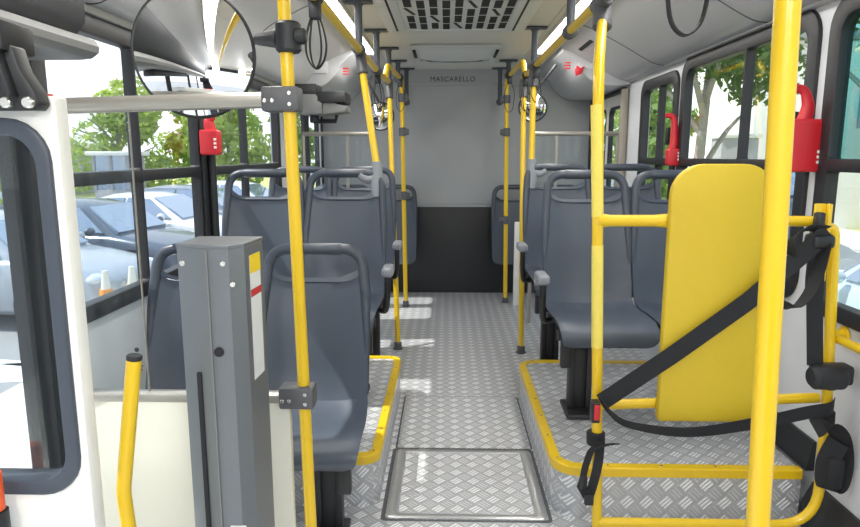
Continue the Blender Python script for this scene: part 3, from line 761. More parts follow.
bm = BM(); box(bm, (.479, 1.968, .478), (.497, 1.976, .53), .003); obj('red_button', bm, M['red'], bk)
P = smooth([(1.15, 1.97, 1.10), (1.06, 1.96, 1.07), (1.035, 1.955, 1.00)], 5)
bm = BM(); ribbon(bm, smooth([(1.165, 1.985, 1.06), (1.15, 1.98, .97), (1.125, 1.975, .90), (1.085, 1.975, .855), (1.04, 1.975, .87), (1.0, 1.975, .885)], 5), (.2, -.75, .3), .055); obj('slack_loop', bm, M['web'], t)
bm = BM(); ribbon(bm, smooth([(1.16, 1.985, 1.10), (1.10, 1.97, 1.105), (1.055, 1.97, 1.07), (1.06, 1.97, 1.02)], 5), (0, -.7, .4), .05); obj('upper_loop', bm, M['web'], t)
bm = BM(); box(bm, (1.12, 1.965, 1.04), (1.19, 2.03, 1.085), .014, 3); box(bm, (1.145, 2.0, 1.07), (1.17, 2.03, 1.15), .006); obj('upper_anchor', bm, M['rubber'], t)
bm = BM(); ribbon(bm, [(1.155, 2.005, 1.05), (1.165, 2.005, .85), (1.185, 2.005, .66)], (1, -.15, 0), .048); obj('vertical_strap', bm, M['web'], t)
t = thing('belt_retractor', 'black belt reel clamped on the yellow side tube by the right wall', 'retractor', (1.23, 2.0, .62))
bm = BM(); cyl(bm, (1.165, 1.99, .625), (1.275, 1.99, .625), .04, 18, bev=.012); box(bm, (1.175, 1.97, .60), (1.295, 2.03, .665), .012); obj('reel_housing', bm, M['rubber'], t)
bm = BM(); cyl(bm, (1.235, PY-.03, .60), (1.262, PY-.03, .60), .03, 12, bev=.004); obj('clamp', bm, M['dark'], t)
# hanging strap ends
t = thing('tie_down_strap', 'black strap tied to the grip pole with loose ends hanging', 'strap', (.5, 2.0, .25))
bm = BM(); ribbon(bm, smooth([(.565, 2.0, .385), (.52, 1.99, .383), (.485, 2.0, .36), (.467, 2.0, .31), (.455, 1.995, .25), (.448, 2.0, .215)], 5), (.25, -.9, .35), .042); obj('webbing', bm, M['web'], t)
bm = BM(); ribbon(bm, smooth([(.51, 2.0, .39), (.505, 1.99, .33), (.492, 1.98, .27), (.475, 1.985, .20), (.46, 1.98, .235)], 5), (.9, -.3, .1), .03); obj('loose_end', bm, M['web'], t)
bm = BM(); cyl(bm, (.508, PY, .36), (.506, PY, .405), .031, 16, bev=.004); obj('wrap', bm, M['web'], t)
bm = BM(); box(bm, (.462, 1.975, .175), (.492, 1.99, .215), .004); box(bm, (.447, 1.98, .23), (.47, 1.99, .275), .004); obj('hook', bm, M['rubber'], t)
t = thing('tie_down_strap', 'black strap bundle hanging on the right side tube near the wall', 'strap', (1.26, 2.0, .3))
bm = BM(); ribbon(bm, smooth([(1.20, 2.0, .445), (1.235, 1.985, .47), (1.275, 1.985, .43), (1.297, 1.99, .34), (1.285, 1.985, .26), (1.25, 1.98, .25), (1.245, 1.985, .33), (1.27, 1.98, .41)], 6), (.5, -.8, .15), .07); obj('webbing', bm, M['web'], t)
bm = BM(); box(bm, (1.235, 1.955, .25), (1.29, 1.985, .36), .012); obj('folded_tail', bm, M['web'], t)
bm = BM(); cyl(bm, (1.262, PY-.005, .44), (1.26, PY-.005, .49), .028, 16, bev=.004); obj('wrap', bm, M['web'], t)
t = thing('wall_grab_bar', 'yellow grab bar on the right wall under the near window', 'handrail', (1.31, 1.7, .73))
bm = BM(); tube(bm, fillet([(XR-.002, 2.10, .735), (1.275, 2.10, .735), (1.275, 1.1, .735), (XR-.002, 1.1, .735)], .04, 6), .015, 12); obj('bar', bm, M['yellow'], t)
bm = BM(); cyl(bm, (XR-.008, 2.10, .735), (XR-.001, 2.10, .735), .03, 16, bev=.002); cyl(bm, (XR-.008, 1.1, .735), (XR-.001, 1.1, .735), .03, 16, bev=.002); obj('rosette', bm, M['yellow'], t)

# ------------------------------------------------------------------ hanging strap handles
def strap(x, y, z, label, L=.24, two=False, w=.012, spread=.04, plane='x'):
    t = thing('hanging_strap', label, 'strap', (x, y, z), 'hanging strap handles')
    bm = BM(); cyl(bm, (x, y-.03, z), (x, y+.03, z), .027, 14, bev=.004); box(bm, (x-.019, y-.022, z-.075), (x+.019, y+.022, z-.01), .006); obj('strap_clamp', bm, M['rubber'], t)
    bm = BM()
    for k, (sp, sx) in enumerate(((spread, 1),) + (((spread*.55, -1),) if two else ())):
        dx, dy = (1, 0) if (plane == 'x') else (0, 1)
        off = .008*k
        pts = [(-.006, -.05), (-sp*.7, -.10), (-sp, -.16), (-sp*.75, -L+.03), (0, -L+.002*k), (sp*.75, -L+.03), (sp, -.16), (sp*.7, -.10), (.006, -.05)]
        P = smooth([(x+a*dx*sx, y+a*dy*sx-off, z+b) for a, b in pts], 5)
        ribbon(bm, P, (dy, dx, 0), w, .004)
    obj('loop', bm, M['web'], t)
    return t
strap(-.455, 2.30, ZRL, 'black double loop strap hanging from left rail near the front pole', two=True, w=.016, spread=.036)
strap(-.447, 4.24, ZRL-.005, 'small black loop strap on left rail behind the second bracket', two=True)
strap(.545, 1.55, ZRL, 'large black loop strap at upper right, in front of the right windows', L=.265, w=.02, spread=.045)
strap(.553, 2.44, ZRL-.005, 'black strap hanging edge-on behind the grip pole sleeve', L=.25, plane='y', spread=.05, w=.018)
strap(.538, 4.02, ZRL, 'thin black loop strap by the right seat pole top', L=.22, spread=.03)
strap(.532, 4.50, ZRL, 'small black loop strap above the right leaning floor pole', L=.24, two=True, spread=.03)
strap(-.385, 5.40, 1.95, 'tiny black loop strap at the far left rail end', L=.27, spread=.035)
strap(.512, 5.45, 1.975, 'tiny black loop strap at the far right rail end', L=.30, spread=.04)

# ------------------------------------------------------------------ ceiling fittings
t = thing('roof_vent', 'large pale ceiling vent with rows of dark slots', 'vent', (.05, 3.5, ZC))
bm = BM(); plate(bm, rrect(-.37, 2.75, .47, 4.13, .05), [rrect(-.25, 2.9, .35, 4.06, .02)], 'z', ZC-.03, ZC-.001, .01); fr = obj('vent_frame', bm, M['vent'], t)
bm = BM(); box(bm, (-.26, 2.88, ZC-.022), (.36, 4.07, ZC-.004), .004); obj('grille_plate', bm, M['vent'], t)
bm = BM()
for i in range(9):
    for j in range(6):
        x = -.225+i*.066; y = 2.93+j*.19+(.03 if i % 2 else 0)
        if (i*2+j*3) % 7 == 2:
            prism(bm, [(x-.006, y), (x+.012, y), (x+.052, y+.15), (x+.034, y+.15)], 'z', ZC-.0245, ZC-.0215)
        else:
            box(bm, (x, y, ZC-.0245), (x+.04, y+.07, ZC-.0215)); box(bm, (x, y+.082, ZC-.0245), (x+.04, y+.158, ZC-.0215))
for x in (-.31, .39): prism(bm, [(x, 3.0), (x+.012, 3.0), (x+.012, 4.08), (x, 4.08)], 'z', ZC-.0315, ZC-.028)
sl = obj('slots', bm, M['slot'], t); sl['kind'] = 'stuff'
t = thing('air_outlet', 'shallow pale ceiling outlet with a curved lip, beyond the slotted vent', 'vent', (.06, 5.1, ZC))
bm = BM(); plate(bm, rrect(-.27, 4.72, .39, 5.55, .04), [rrect(-.22, 4.80, .34, 5.45, .03)], 'z', ZC-.02, ZC-.001, .008); obj('outlet_frame', bm, M['vent'], t)
bm = BM(); loops = []
for k in range(9):
    y = 4.80+k*.08; d = .05*sin(pi*k/8)**.7
    loops.append([(x_, y, ZC-.004-d*(1-(abs(x_-.06)/.30)**4)) for x_ in [-.22+.56*j/10 for j in range(11)]] + [(.34, y, ZC-.001), (-.22, y, ZC-.001)])
loft(bm, loops); obj('lip', bm, M['vent'], t)
bm = BM(); prism(bm, [(-.17, 5.36), (.06, 5.43), (.29, 5.36), (.27, 5.43), (.06, 5.475), (-.15, 5.43)], 'z', ZC-.026, ZC-.019); obj('lip_shadow', bm, M['clamp'], t)  # dark crescent piece standing in for the shadow at the lip
for x in (-.245, .365):
    bm = BM(); box(bm, (x-.012, 4.85, ZC-.03), (x+.012, 5.2, ZC-.018), .004); obj('latch', bm, M['slot'], t)

# rear door covers (rounded bulkheads over the doors)
def door_cover(sgn, xw, label, zb):
    t = thing('door_top_cover', label, 'cover', (xw-sgn*.2, 5.45, 1.8))
    prof = smooth([(xw, zb, 0), (xw-sgn*.22, zb, 0), (xw-sgn*.34, zb+.07, 0), (xw-sgn*.40, zb+.16, 0), (xw-sgn*.50, ZC-.04, 0)], 5)
    pr = [(p.x, p.y) for p in prof]+[(xw-sgn*.51, ZC-.0015), (xw, ZC-.0015)]
    bm = BM(); prism(bm, pr, 'y', 4.806, 6.08, .012); obj('cover_shell', bm, M['duct'], t, 30)
    bm = BM(); box(bm, (xw-sgn*.30 if sgn > 0 else xw+.10, 4.795, zb+.10), (xw-.10 if sgn > 0 else xw+.30, 4.81, zb+.2), .006); obj('service_flap', bm, M['vent'], t)
    return t
t = door_cover(1, XR, 'rounded grey bulkhead cover over the right rear door', 1.825)
bm = BM(); prism(bm, [(.925, 1.885), (.965, 1.90), (.985, 1.955), (.955, 1.94), (.93, 1.96), (.915, 1.93)], 'y', 4.785, 4.806, .004); obj('red_emergency_tap', bm, M['red'], t)
bm = BM()
for i in range(3): box(bm, (.845, 4.803, 1.935+i*.02), (.885, 4.806, 1.945+i*.02))
obj('red_lettering', bm, M['label_r'], t)
t = door_cover(-1, XL, 'rounded grey bulkhead cover over the left rear door', 1.81)
bm = BM()
for i in range(3): box(bm, (-.76, 4.803, 1.90+i*.02), (-.715, 4.806, 1.91+i*.02))
obj('red_lettering', bm, M['label_r'], t)
# door motor on the left
bm = BM(); box(bm, (-1.02, 4.5, 1.60), (-.86, 4.76, 1.74), .02); prism(bm, [(-.86, 1.60), (-.70, 1.62), (-.70, 1.66), (-.86, 1.70)], 'y', 4.52, 4.74, .006); dm = obj('door_motor', bm, M['housing'], t)
bm = BM(); box(bm, (-1.168, 4.52, 1.74), (-.90, 4.74, 1.809), .006); box(bm, (-.90, 4.5, 1.68), (-.70, 4.76, 1.755), .008); obj('motor_bracket', bm, M['black'], dm)
bm = BM(); cyl(bm, (-.94, 4.63, 1.60), (-.94, 4.63, 1.55), .035, 16, bev=.008); tube(bm, [(-.95, 4.63, 1.56), (-.80, 4.68, 1.565), (-.79, 4.68, 1.62)], .016, 8); obj('crank', bm, M['rubber'], dm)

# rear partitions
def rear_partition(x0, x1, xm, label):
    t = thing('glass_screen', label, 'partition', ((x0+x1)/2, 5.0, 0))
    bm = BM(); tube(bm, [(x0, 5.0, 1.485), (x1, 5.0, 1.485)], .017, 12); tube(bm, [(x0, 5.0, .80), (x1, 5.0, .80)], .014, 12); tube(bm, [(xm, 5.0, .80), (xm, 5.0, 1.485)], .012, 10)
    for x in (x0, x1): tube(bm, [(x, 5.0, 0), (x, 5.0, 1.485)], .015, 10)
    obj('tube_frame', bm, M['steel'], t)
    bm = BM(); box(bm, (x0+.01, 4.998, .81), (x1-.01, 5.002, 1.475)); obj('pane', bm, M['glass_p'], t)
rear_partition(.66, 1.30, .838, 'glass screen with pale tube frame before the right rear door')
rear_partition(-1.11, -.56, -.77, 'glass screen with pale tube frame before the left rear door')
bm = BM(); box(bm, (.597, 5.60, 0), (.66, 5.64, .745), .006); tag(obj('white_post', bm, M['white']), 'short white post beside the rearmost right yellow pole', 'post')
# round rear mirrors
def round_mirror(x, y, z, r, label, x2):
    t = thing('round_mirror', label, 'mirror', (x, y, z), 'rear door mirrors')
    bm = BM(); loops = []
    nn = Vector((-.25 if x > 0 else .25, -1, -.15)).normalized(); u = nn.cross(Vector((0, 0, 1))).normalized(); v = u.cross(nn)
    c = Vector((x, y, z))
    for k in range(1, 9):
        q = k/8; loops.append([c+u*r*q*cos(2*pi*j/28)+v*r*q*sin(2*pi*j/28)+nn*.03*(1-q*q) for j in range(28)])
    loops.append([c+u*r*cos(2*pi*j/28)+v*r*sin(2*pi*j/28)-nn*.015 for j in range(28)])
    loft(bm, loops); obj('mirror_glass', bm, M['mirror'], t, 60)
    bm = BM(); tube(bm, [c+u*r*cos(2*pi*j/28)+v*r*sin(2*pi*j/28)-nn*.004 for j in range(28)], .008, 8, closed=True); obj('rim', bm, M['rubber'], t)
    bm = BM(); tube(bm, [c-nn*.01, c-nn*.05+Vector((0, 0, .1)), Vector((x2, y+.06, 1.98))], .009, 8); obj('arm', bm, M['rubber'], t)
round_mirror(.63, 4.86, 1.67, .10, 'round convex mirror by the right rear door', .80)
round_mirror(-.50, 4.90, 1.61, .10, 'round convex mirror by the left rear door', -.66)

# ------------------------------------------------------------------ red emergency hammers
def hammer(x0, x1, y, z0, z1, zt, xt, s, label):
    t = thing('emergency_hammer', label, 'hammer', ((x0+x1)/2, y, z0))
    xm = (x0+x1)/2; w = x1-x0
    bm = BM(); prism(bm, rrect(x0, z0, x1, z1, .012, 4), 'y', y-.03, y+.03, .008); h = obj('holder', bm, M['red'], t, 30)
    bm = BM(); P = smooth([(xm-s*w*.1, y, z1-.03), (xm+s*w*.05, y, z1+.03), (xm+s*w*.02, y, z1+(zt-z1)*.6), (xm-s*w*.15, y-.002, zt-.01), (xt, y-.004, zt)], 5)
    n = len(P); tube(bm, P, [.030-.018*i/(n-1) for i in range(n)], 10, flat=.6); obj('lever', bm, M['red'], t)
    bm = BM()
    for i in range(3): box(bm, (x1-.018, y-.0322, z0+.03+i*.018), (x1-.006, y-.0298, z0+.04+i*.018))
    obj('white_lettering', bm, M['label_w'], h)
hammer(-1.142, -1.055, 3.0, 1.325, 1.44, 1.51, -1.10, -1, 'red emergency hammer on the black post between left windows')
hammer(1.255, 1.325, 3.745, 1.265, 1.36, 1.545, 1.235, 1, 'red emergency lever between the middle and small right windows')
hammer(1.215, 1.325, 2.36, 1.265, 1.45, 1.56, 1.205, 1, 'red emergency lever beside the near right window')
# black window-post cable tube on the left
bm = BM(); tube(bm, [(XL+.045, 3.07, .60), (XL+.045, 3.07, 1.33)], .02, 12); box(bm, (XL+.015, 3.01, .82), (XL+.03, 3.13, 1.74), .004); struct('trim_6', bm, M['rubber'])

# ------------------------------------------------------------------ outside
G = {}
G['asphalt'] = mat('asphalt', S(150, 150, 150), .9, noise=.12, nscale=3, bump=.3, bscale=40)
G['paving'] = mat('pale_paving', S(214, 210, 200), .9, noise=.06, nscale=2)
G['paint'] = mat('road_paint', S(236, 236, 232), .8, noise=.06)
G['grass'] = mat('dry_grass', S(176, 178, 110), .95, noise=.3, nscale=4, bump=.6, bscale=30)
def leaf(name, col, tr):
    m = mat(name, col, .6, noise=.45, nscale=2.5); n = N(m.node_tree); b = m.node_tree.nodes['Principled BSDF']
    t_ = n.new('ShaderNodeBsdfTranslucent'); t_.inputs['Color'].default_value = tr
    mx = n.new('ShaderNodeMixShader'); mx.inputs[0].default_value = .5
    n.link(b.outputs[0], mx.inputs[1]); n.link(t_.outputs[0], mx.inputs[2]); n.link(mx.outputs[0], m.node_tree.nodes['Material Output'].inputs['Surface'])
    return m
G['leaf1'] = leaf('leaf_mid', S(122, 150, 78), S(150, 180, 70))
G['leaf2'] = leaf('leaf_dark', S(88, 114, 62), S(110, 140, 60))
G['leaf3'] = leaf('leaf_light', S(156, 176, 106), S(180, 200, 96))
G['bark'] = mat('bark', S(152, 147, 138), .9, noise=.3, nscale=20, bump=.6, bscale=25)
G['silver'] = mat('silver_paint', S(176, 182, 190), .28, .35, coat=.6, noise=.02)
G['carwhite'] = mat('white_paint', S(226, 229, 232), .3, 0, coat=.6, noise=.02)
G['cardark'] = mat('dark_grey_paint', S(92, 101, 114), .28, .3, coat=.6, noise=.02)
G['cargrey'] = mat('mid_grey_paint', S(128, 136, 146), .28, .3, coat=.6, noise=.02)
G['carblue'] = mat('pale_blue_paint', S(190, 206, 214), .28, .2, coat=.6, noise=.02)
G['carvan'] = mat('blue_grey_paint', S(96, 112, 132), .3, .2, coat=.5, noise=.02)
G['carglass'] = mat('car_glass', S(150, 166, 186), .06, .55, coat=1.)
G['tyre'] = mat('tyre', S(38, 38, 40), .8, noise=.1)
G['rim'] = mat('alloy_rim', S(178, 180, 184), .3, .8)
G['lamp'] = mat('headlamp', S(215, 222, 230), .1, .3, coat=1.)
G['building'] = mat('white_render', S(236, 234, 228), .9, noise=.03)
G['greybuilding'] = mat('grey_render', S(170, 170, 172), .9, noise=.05)
G['cone'] = mat('cone_orange', S(222, 150, 70), .6)
G['conew'] = mat('cone_white', S(225, 222, 210), .6)
G['bin'] = mat('bin_blue', S(70, 88, 110), .5)

bm = BM(); box(bm, (-90, -40, ZG-.1), (90, 90, ZG)); gr = struct('ground', bm, G['asphalt'])
def patch(name, x0, y0, x1, y1, m, h=.004, rot=None):
    bm = BM(); box(bm, (x0, y0, ZG), (x1, y1, ZG+h)); return obj(name, bm, m, gr)
patch('pale_paving', -4.2, -12, -1.9, 60, G['paving'], .003)
patch('lawn_patch', 3.2, -4, 30, 60, G['grass'], .02)
patch('lawn_patch', -60, 30, -7, 70, G['grass'], .02)
patch('pale_paving', 6.5, 9.0, 12, 30, G['paving'], .03)
for k in range(7):
    y = 4.35+k*2.5
    bm = BM(); p = [(-9.6, y+.6), (-9.6, y+.75), (-4.3, y-.32), (-4.3, y-.47)]
    prism(bm, p, 'z', ZG+.001, ZG+.006); obj('bay_line', bm, G['paint'], gr)
bm = BM(); prism(bm, [(-6.5, 5.6), (-6.5, 6.2), (-3.4, 6.75), (-3.4, 6.1)], 'z', ZG+.001, ZG+.006); obj('bay_line', bm, G['paint'], gr)

def car(name, label, x, y, rot, paint, kind=0, detail=True, scale=1., group='cars parked in a row outside the left windows', refl=True):
    t = thing(name, label, 'car', (x, y, ZG), group)
    t.rotation_euler = (0, 0, rot); t.scale = (scale,)*3
    def o(nm, bm, m, par=t, ang=35): return obj(nm, bm, m, par, ang, local=True)
    hatch = kind == 0
    st = [(2.08, .55, .32, .58), (2.02, .74, .22, .68), (1.80, .84, .2, .76), (1.3, .875, .2, .86), (.85, .885, .2, .93), (.0, .89, .2, .95), (-1.0, .89, .2, .97), (-1.6, .88, .22, 1.0), (-1.95, .83, .26, .98), (-2.08, .72, .36, .86)]
    loops = []
    for x_, w, zb, zt in st:
        half = [(w*.86, zb), (w*.98, zb+.10), (w*1.0, (zb+zt)/2-.02), (w*.985, zt-.10), (w*.93, zt-.025), (w*.72, zt+.005), (0, zt+.02)]
        L = [(x_, a, b) for a, b in half]+[(x_, -a, b) for a, b in half[:-1][::-1]]
        loops.append(L)
    bm = BM(); loft(bm, loops); o('body', bm, paint, ang=50)
    # greenhouse
    top = [(.98, .90), (.70, 1.10), (.30, 1.36), (-.05, 1.44), (-.9, 1.455), (-1.45, 1.38), (-1.78, 1.12), (-1.98, .95)] if hatch else [(.98, .90), (.62, 1.12), (.20, 1.36), (-.15, 1.42), (-.7, 1.42), (-1.1, 1.32), (-1.45, 1.12), (-1.75, .96)]
    if kind == 2: top = [(a, .9+(b-.9)*1.3) for a, b in top]
    loops = []
    for a, b in top:
        zf = (b-.9)/.555; hw = .80-.20*zf
        loops.append([(a, .81, .86), (a, hw, b-.04), (a, hw*.8, b), (a, 0, b+.012), (a, -hw*.8, b), (a, -hw, b-.04), (a, -.81, .86)])
    bm = BM(); loft(bm, loops); o('cabin', bm, paint, ang=50)
    # glazing
    def quad(pts, off):
        bm = BM(); off = Vector(off)
        A = [bm.verts.new(Vector(p)+off) for p in pts]; B = [bm.verts.new(Vector(p)-off*2) for p in pts]
        bm.faces.new(A); bm.faces.new(B[::-1])
        for i in range(len(A)): bm.faces.new((A[i], A[(i+1) % len(A)], B[(i+1) % len(B)], B[i]))
        return bm
    f0, f1 = top[0], top[2]
    hw1 = .80-.20*((f1[1]-.9)/.555)
    o('windscreen', quad([(f0[0]-.06, .70, f0[1]+.045), (f0[0]-.06, -.70, f0[1]+.045), (f1[0]+.02, -hw1*.86, f1[1]-.015), (f1[0]+.02, hw1*.86, f1[1]-.015)], (.022, 0, .022)), G['carglass'])
    b0, b1 = top[-1], top[-3]
    o('rear_window', quad([(b0[0]+.04, -.62, b0[1]+.07), (b0[0]+.04, .62, b0[1]+.07), (b1[0]-.03, .5, b1[1]-.03), (b1[0]-.03, -.5, b1[1]-.03)], (-.02, 0, .02)), G['carglass'])
    for s in (1, -1):
        zt = top[3][1]-.07; hwt = .80-.20*((zt-.86)/.555)
        o('side_window', quad([(.72, s*.795, .955), (.20, s*(hwt+.01), zt-.02), (-.30, s*(hwt+.005), zt), (-.36, s*.795, .955)], (0, s*.012, .004)), G['carglass'])
        o('side_window', quad([(-.42, s*.795, .955), (-.37, s*(hwt+.005), zt), (-1.15, s*(hwt+.005), zt-.03), (-1.42, s*.78, .98)], (0, s*.012, .004)), G['carglass'])
        bm = BM(); sphere(bm, (.62, s*.98, 1.0), .1, .7, 1.05, .72); o('wing_mirror', bm, paint)
        bm = BM(); sphere(bm, (1.86, s*.66, .66), .14, .95, 1.1, .55); o('headlight', bm, G['lamp'])
        for dx in (.12, -.95):
            bm = BM(); box(bm, (dx-.5+.1, s*.885-.012, .80), (dx-.5+.24, s*.885+.012, .825), .005); o('door_handle', bm, paint)
        for wx in (1.28, -1.27):
            bm = BM(); cyl(bm, (wx, s*.70, .335), (wx, s*.899, .335), .375, 28); o('wheel_arch', bm, G['tyre'])
            bm = BM(); tube(bm, [(wx, s*.72, .32), (wx, s*.74, .32), (wx, s*.90, .32), (wx, s*.915, .32)], [.27, .315, .315, .28], 28); w_ = o('wheel', bm, G['tyre'])
            bm = BM(); cyl(bm, (wx, s*.908, .32), (wx, s*.917, .32), .075, 16)
            for k in range(5):
                a = 2*pi*k/5; c_, s_ = cos(a), sin(a)
                P = [(wx+c_*.05-s_*.03, .32+s_*.05+c_*.03), (wx+c_*.22-s_*.035, .32+s_*.22+c_*.035), (wx+c_*.22+s_*.035, .32+s_*.22-c_*.035), (wx+c_*.05+s_*.03, .32+s_*.05-c_*.03)]
                prism(bm, P, 'y', min(s*.905, s*.918), max(s*.905, s*.918))
            tube(bm, [(wx+.225*cos(2*pi*k/24), s*.91, .32+.225*sin(2*pi*k/24)) for k in range(24)], .018, 6, closed=True)
            o('rim', bm, G['rim'], w_)
    bm = BM(); box(bm, (2.0, -.5, .42), (2.09, .5, .50), .02); box(bm, (1.98, -.62, .26), (2.07, .62, .34), .02); o('grille', bm, G['tyre'])
    return t
car('parked_car', 'silver hatchback parked nearest the bus, seen through left glass', -6.3, 8.65, radians(-3), G['silver'])
car('parked_car', 'dark grey car parked beside the silver hatchback, behind traffic cones', -6.25, 11.2, radians(-8), G['cardark'])
car('parked_car', 'white sedan parked beyond the dark grey car', -6.2, 13.7, radians(-8), G['carwhite'], 1)
car('parked_car', 'mid grey hatchback parked beyond the white sedan', -6.3, 16.4, radians(-8), G['cargrey'])
car('parked_car', 'pale car farthest along the left parking row', -6.2, 19.2, radians(-8), G['carwhite'])
car('parked_car', 'pale sedan alone in the far row by the left hedge', -17.2, 22.2, radians(70), G['carwhite'], 1, group='cars in the far row')
car('parked_car', 'pale blue car outside the near right window', 5.0, 6.0, radians(96), G['carblue'], 2, group='cars outside the right windows')
car('parked_car', 'small distant car outside the right rear door glass', 6.0, 24.5, radians(20), G['carblue'], 0, group='cars outside the right windows')
car('parked_van', 'blue-grey van standing before the white building on the right', 8.15, 16.9, radians(75), G['carvan'], 2, scale=1.25, group='cars outside the right windows')

for (x, y, lb) in ((-4.03, 7.32, 'striped traffic cone nearest the bus, in front of parked cars'), (-3.86, 7.62, 'striped traffic cone just behind the nearer cone')):
    t = thing('traffic_cone', lb, 'cone', (x, y, ZG))
    bm = BM(); box(bm, (x-.145, y-.145, ZG), (x+.145, y+.145, ZG+.04), .01); obj('base', bm, G['conew'], t)
    bm = BM(); cyl(bm, (x, y, ZG+.04), (x, y, ZG+.88), .13, 18, r2=.03); c_ = obj('cone_body', bm, G['conew'], t)
    bm = BM(); cyl(bm, (x, y, ZG+.12), (x, y, ZG+.30), .127, 18, r2=.108); cyl(bm, (x, y, ZG+.50), (x, y, ZG+.66), .088, 18, r2=.07); obj('orange_band', bm, G['cone'], c_)

def foliage(bm, blobs, n, size, rnd):
    for _ in range(n):
        cx, cy, cz, r, fz = rnd.choice(blobs)
        d = Vector((rnd.gauss(0, 1), rnd.gauss(0, 1), rnd.gauss(0, 1))).normalized()
        q = r*(.55+.45*rnd.random()**.5)
        p = Vector((cx, cy, cz))+Vector((d.x*q, d.y*q, d.z*q*fz))
        nn = (d+Vector((rnd.uniform(-1, 1), rnd.uniform(-1, 1), rnd.uniform(-.4, 1)))*.9).normalized()
        u = nn.orthogonal().normalized(); u.rotate(Matrix.Rotation(rnd.random()*6.28, 3, nn)); v = nn.cross(u)
        s = size*(.6+.8*rnd.random())
        vs = [bm.verts.new(p+u*s), bm.verts.new(p+v*s*.5), bm.verts.new(p-u*s), bm.verts.new(p-v*s*.5)]
        bm.faces.new(vs)
def tree(label, x, y, h, r, m, n=1600, size=.16, trunk=.13, low=.35, seed=1, group=None):
    rnd = random.Random(seed)
    t = thing('tree', label, 'tree', (x, y, ZG), group)
    bm = BM(); zt = ZG+h*.62
    P = smooth([(x, y, ZG), (x+rnd.uniform(-.1, .1), y, ZG+h*.25), (x+rnd.uniform(-.2, .2), y+rnd.uniform(-.2, .2), zt)], 4)
    nP = len(P); tube(bm, P, [trunk*(1-.55*i/(nP-1)) for i in range(nP)], 10)
    for k in range(6):
        a = 2*pi*k/6+rnd.random(); b0 = ZG+h*(.28+.05*k)
        tube(bm, smooth([(x, y, b0), (x+cos(a)*r*.35, y+sin(a)*r*.35, b0+h*.12), (x+cos(a)*r*.75, y+sin(a)*r*.75, b0+h*.2)], 3), [trunk*.45, trunk*.4, trunk*.36, trunk*.3, trunk*.24, trunk*.18, trunk*.12][:7], 6)
    obj('trunk', bm, G['bark'], t)
    blobs = []
    for k in range(14):
        a = rnd.random()*6.28; q = r*rnd.random()**.6*.75; z = ZG+h*(low+(1-low)*rnd.random()*.85)
        blobs.append((x+cos(a)*q, y+sin(a)*q, z, r*(.32+.2*rnd.random()), .8))
    bm = BM(); foliage(bm, blobs, n, size, rnd); obj('crown', bm, G[m], t)
def shrub(label, x, y, w, d, h, m, n=700, size=.07, seed=1, name='hedge'):
    rnd = random.Random(seed); bm = BM()
    blobs = [(x+rnd.uniform(-w, w)/2, y+rnd.uniform(-d, d)/2, ZG+h*.5, h*.52, .9) for _ in range(12)]
    foliage(bm, blobs, n, size, rnd)
    for v in bm.verts: v.co.z = max(v.co.z, ZG+.005)
    t = thing(name, label, 'shrub', (x, y, ZG))
    obj('leaves', bm, G[m], t)
    bm = BM()
    for k in range(5): cyl(bm, (x+(k-2)*w*.18, y, ZG), (x+(k-2)*w*.18, y+.05, ZG+h*.6), .03, 6)
    obj('stems', bm, G['bark'], t)
LT = 'trees beyond the car park on the left'
tree('pale green tree at the far left beyond the parked cars', -20.5, 21.5, 3.9, 2.2, 'leaf1', 2200, .17, seed=3, low=.2, group=LT)
tree('light tree left of the thin window divider', -18.5, 27.5, 4.2, 2.2, 'leaf3', 2000, .17, seed=4, low=.15, group=LT)
tree('full green tree right of the window divider, above the kiosk', -14.2, 27.5, 5.4, 2.4, 'leaf3', 2600, .17, seed=5, low=.2, group=LT)
tree('tall green tree behind the mirror', -12.0, 32.5, 7.0, 2.6, 'leaf1', 2400, .19, seed=6, low=.15, group=LT)
tree('green tree seen right of the red hammer', -9.6, 28.5, 6.4, 2.0, 'leaf3', 2200, .17, seed=7, low=.12, group=LT)
tree('thin trunked tree near the end of the left windows', -6.0, 27.5, 7.0, 2.0, 'leaf1', 2000, .17, seed=8, low=.25, group=LT)
tree('dark distant tree at the end of the left car park', -28, 31.0, 6.6, 4.5, 'leaf2', 2200, .3, seed=9, low=.1, group=LT)
shrub('long low clipped hedge beyond the left parked cars', -14.6, 21.4, 2.6, .9, .9, 'leaf1', 1200, .09, 11)
shrub('red-tinged hedge past the black post on the left', -8.6, 23.6, 2.4, 1., 1.5, 'leaf3', 1100, .09, 12)
# kiosk
t = thing('kiosk', 'small pale glazed kiosk among the trees on the left', 'kiosk', (-11.9, 23.2, ZG))
bm = BM(); box(bm, (-12.6, 22.7, ZG), (-11.3, 23.9, ZG+1.0), .02)
for x in (-12.56, -11.95, -11.34):
    box(bm, (x-.05, 22.68, ZG+1.0), (x+.05, 22.78, ZG+2.2))
    box(bm, (x-.05, 23.8, ZG+1.0), (x+.05, 23.9, ZG+2.2))
obj('walls', bm, G['greybuilding'], t)
bm = BM(); box(bm, (-12.75, 22.5, ZG+2.2), (-11.15, 24.1, ZG+2.35), .03); obj('roof', bm, G['building'], t)
bm = BM(); box(bm, (-12.5, 22.72, ZG+1.0), (-11.4, 22.74, ZG+2.2)); obj('pane', bm, G['carglass'], t)
# low grey building far left
t = thing('building', 'long low grey building behind the left trees', 'building', (-30, 36, ZG))
bm = BM(); box(bm, (-44, 34, ZG), (-21, 40, ZG+2.6), .05); obj('walls', bm, G['greybuilding'], t)
bm = BM(); box(bm, (-44.5, 33.6, ZG+2.6), (-20.6, 40.4, ZG+2.9), .05); obj('roof', bm, G['building'], t)
for k in range(6):
    bm = BM(); box(bm, (-42.5+k*3.5, 33.96, ZG+.9), (-40.6+k*3.5, 34.02, ZG+2.0)); obj('window', bm, G['carglass'], t)

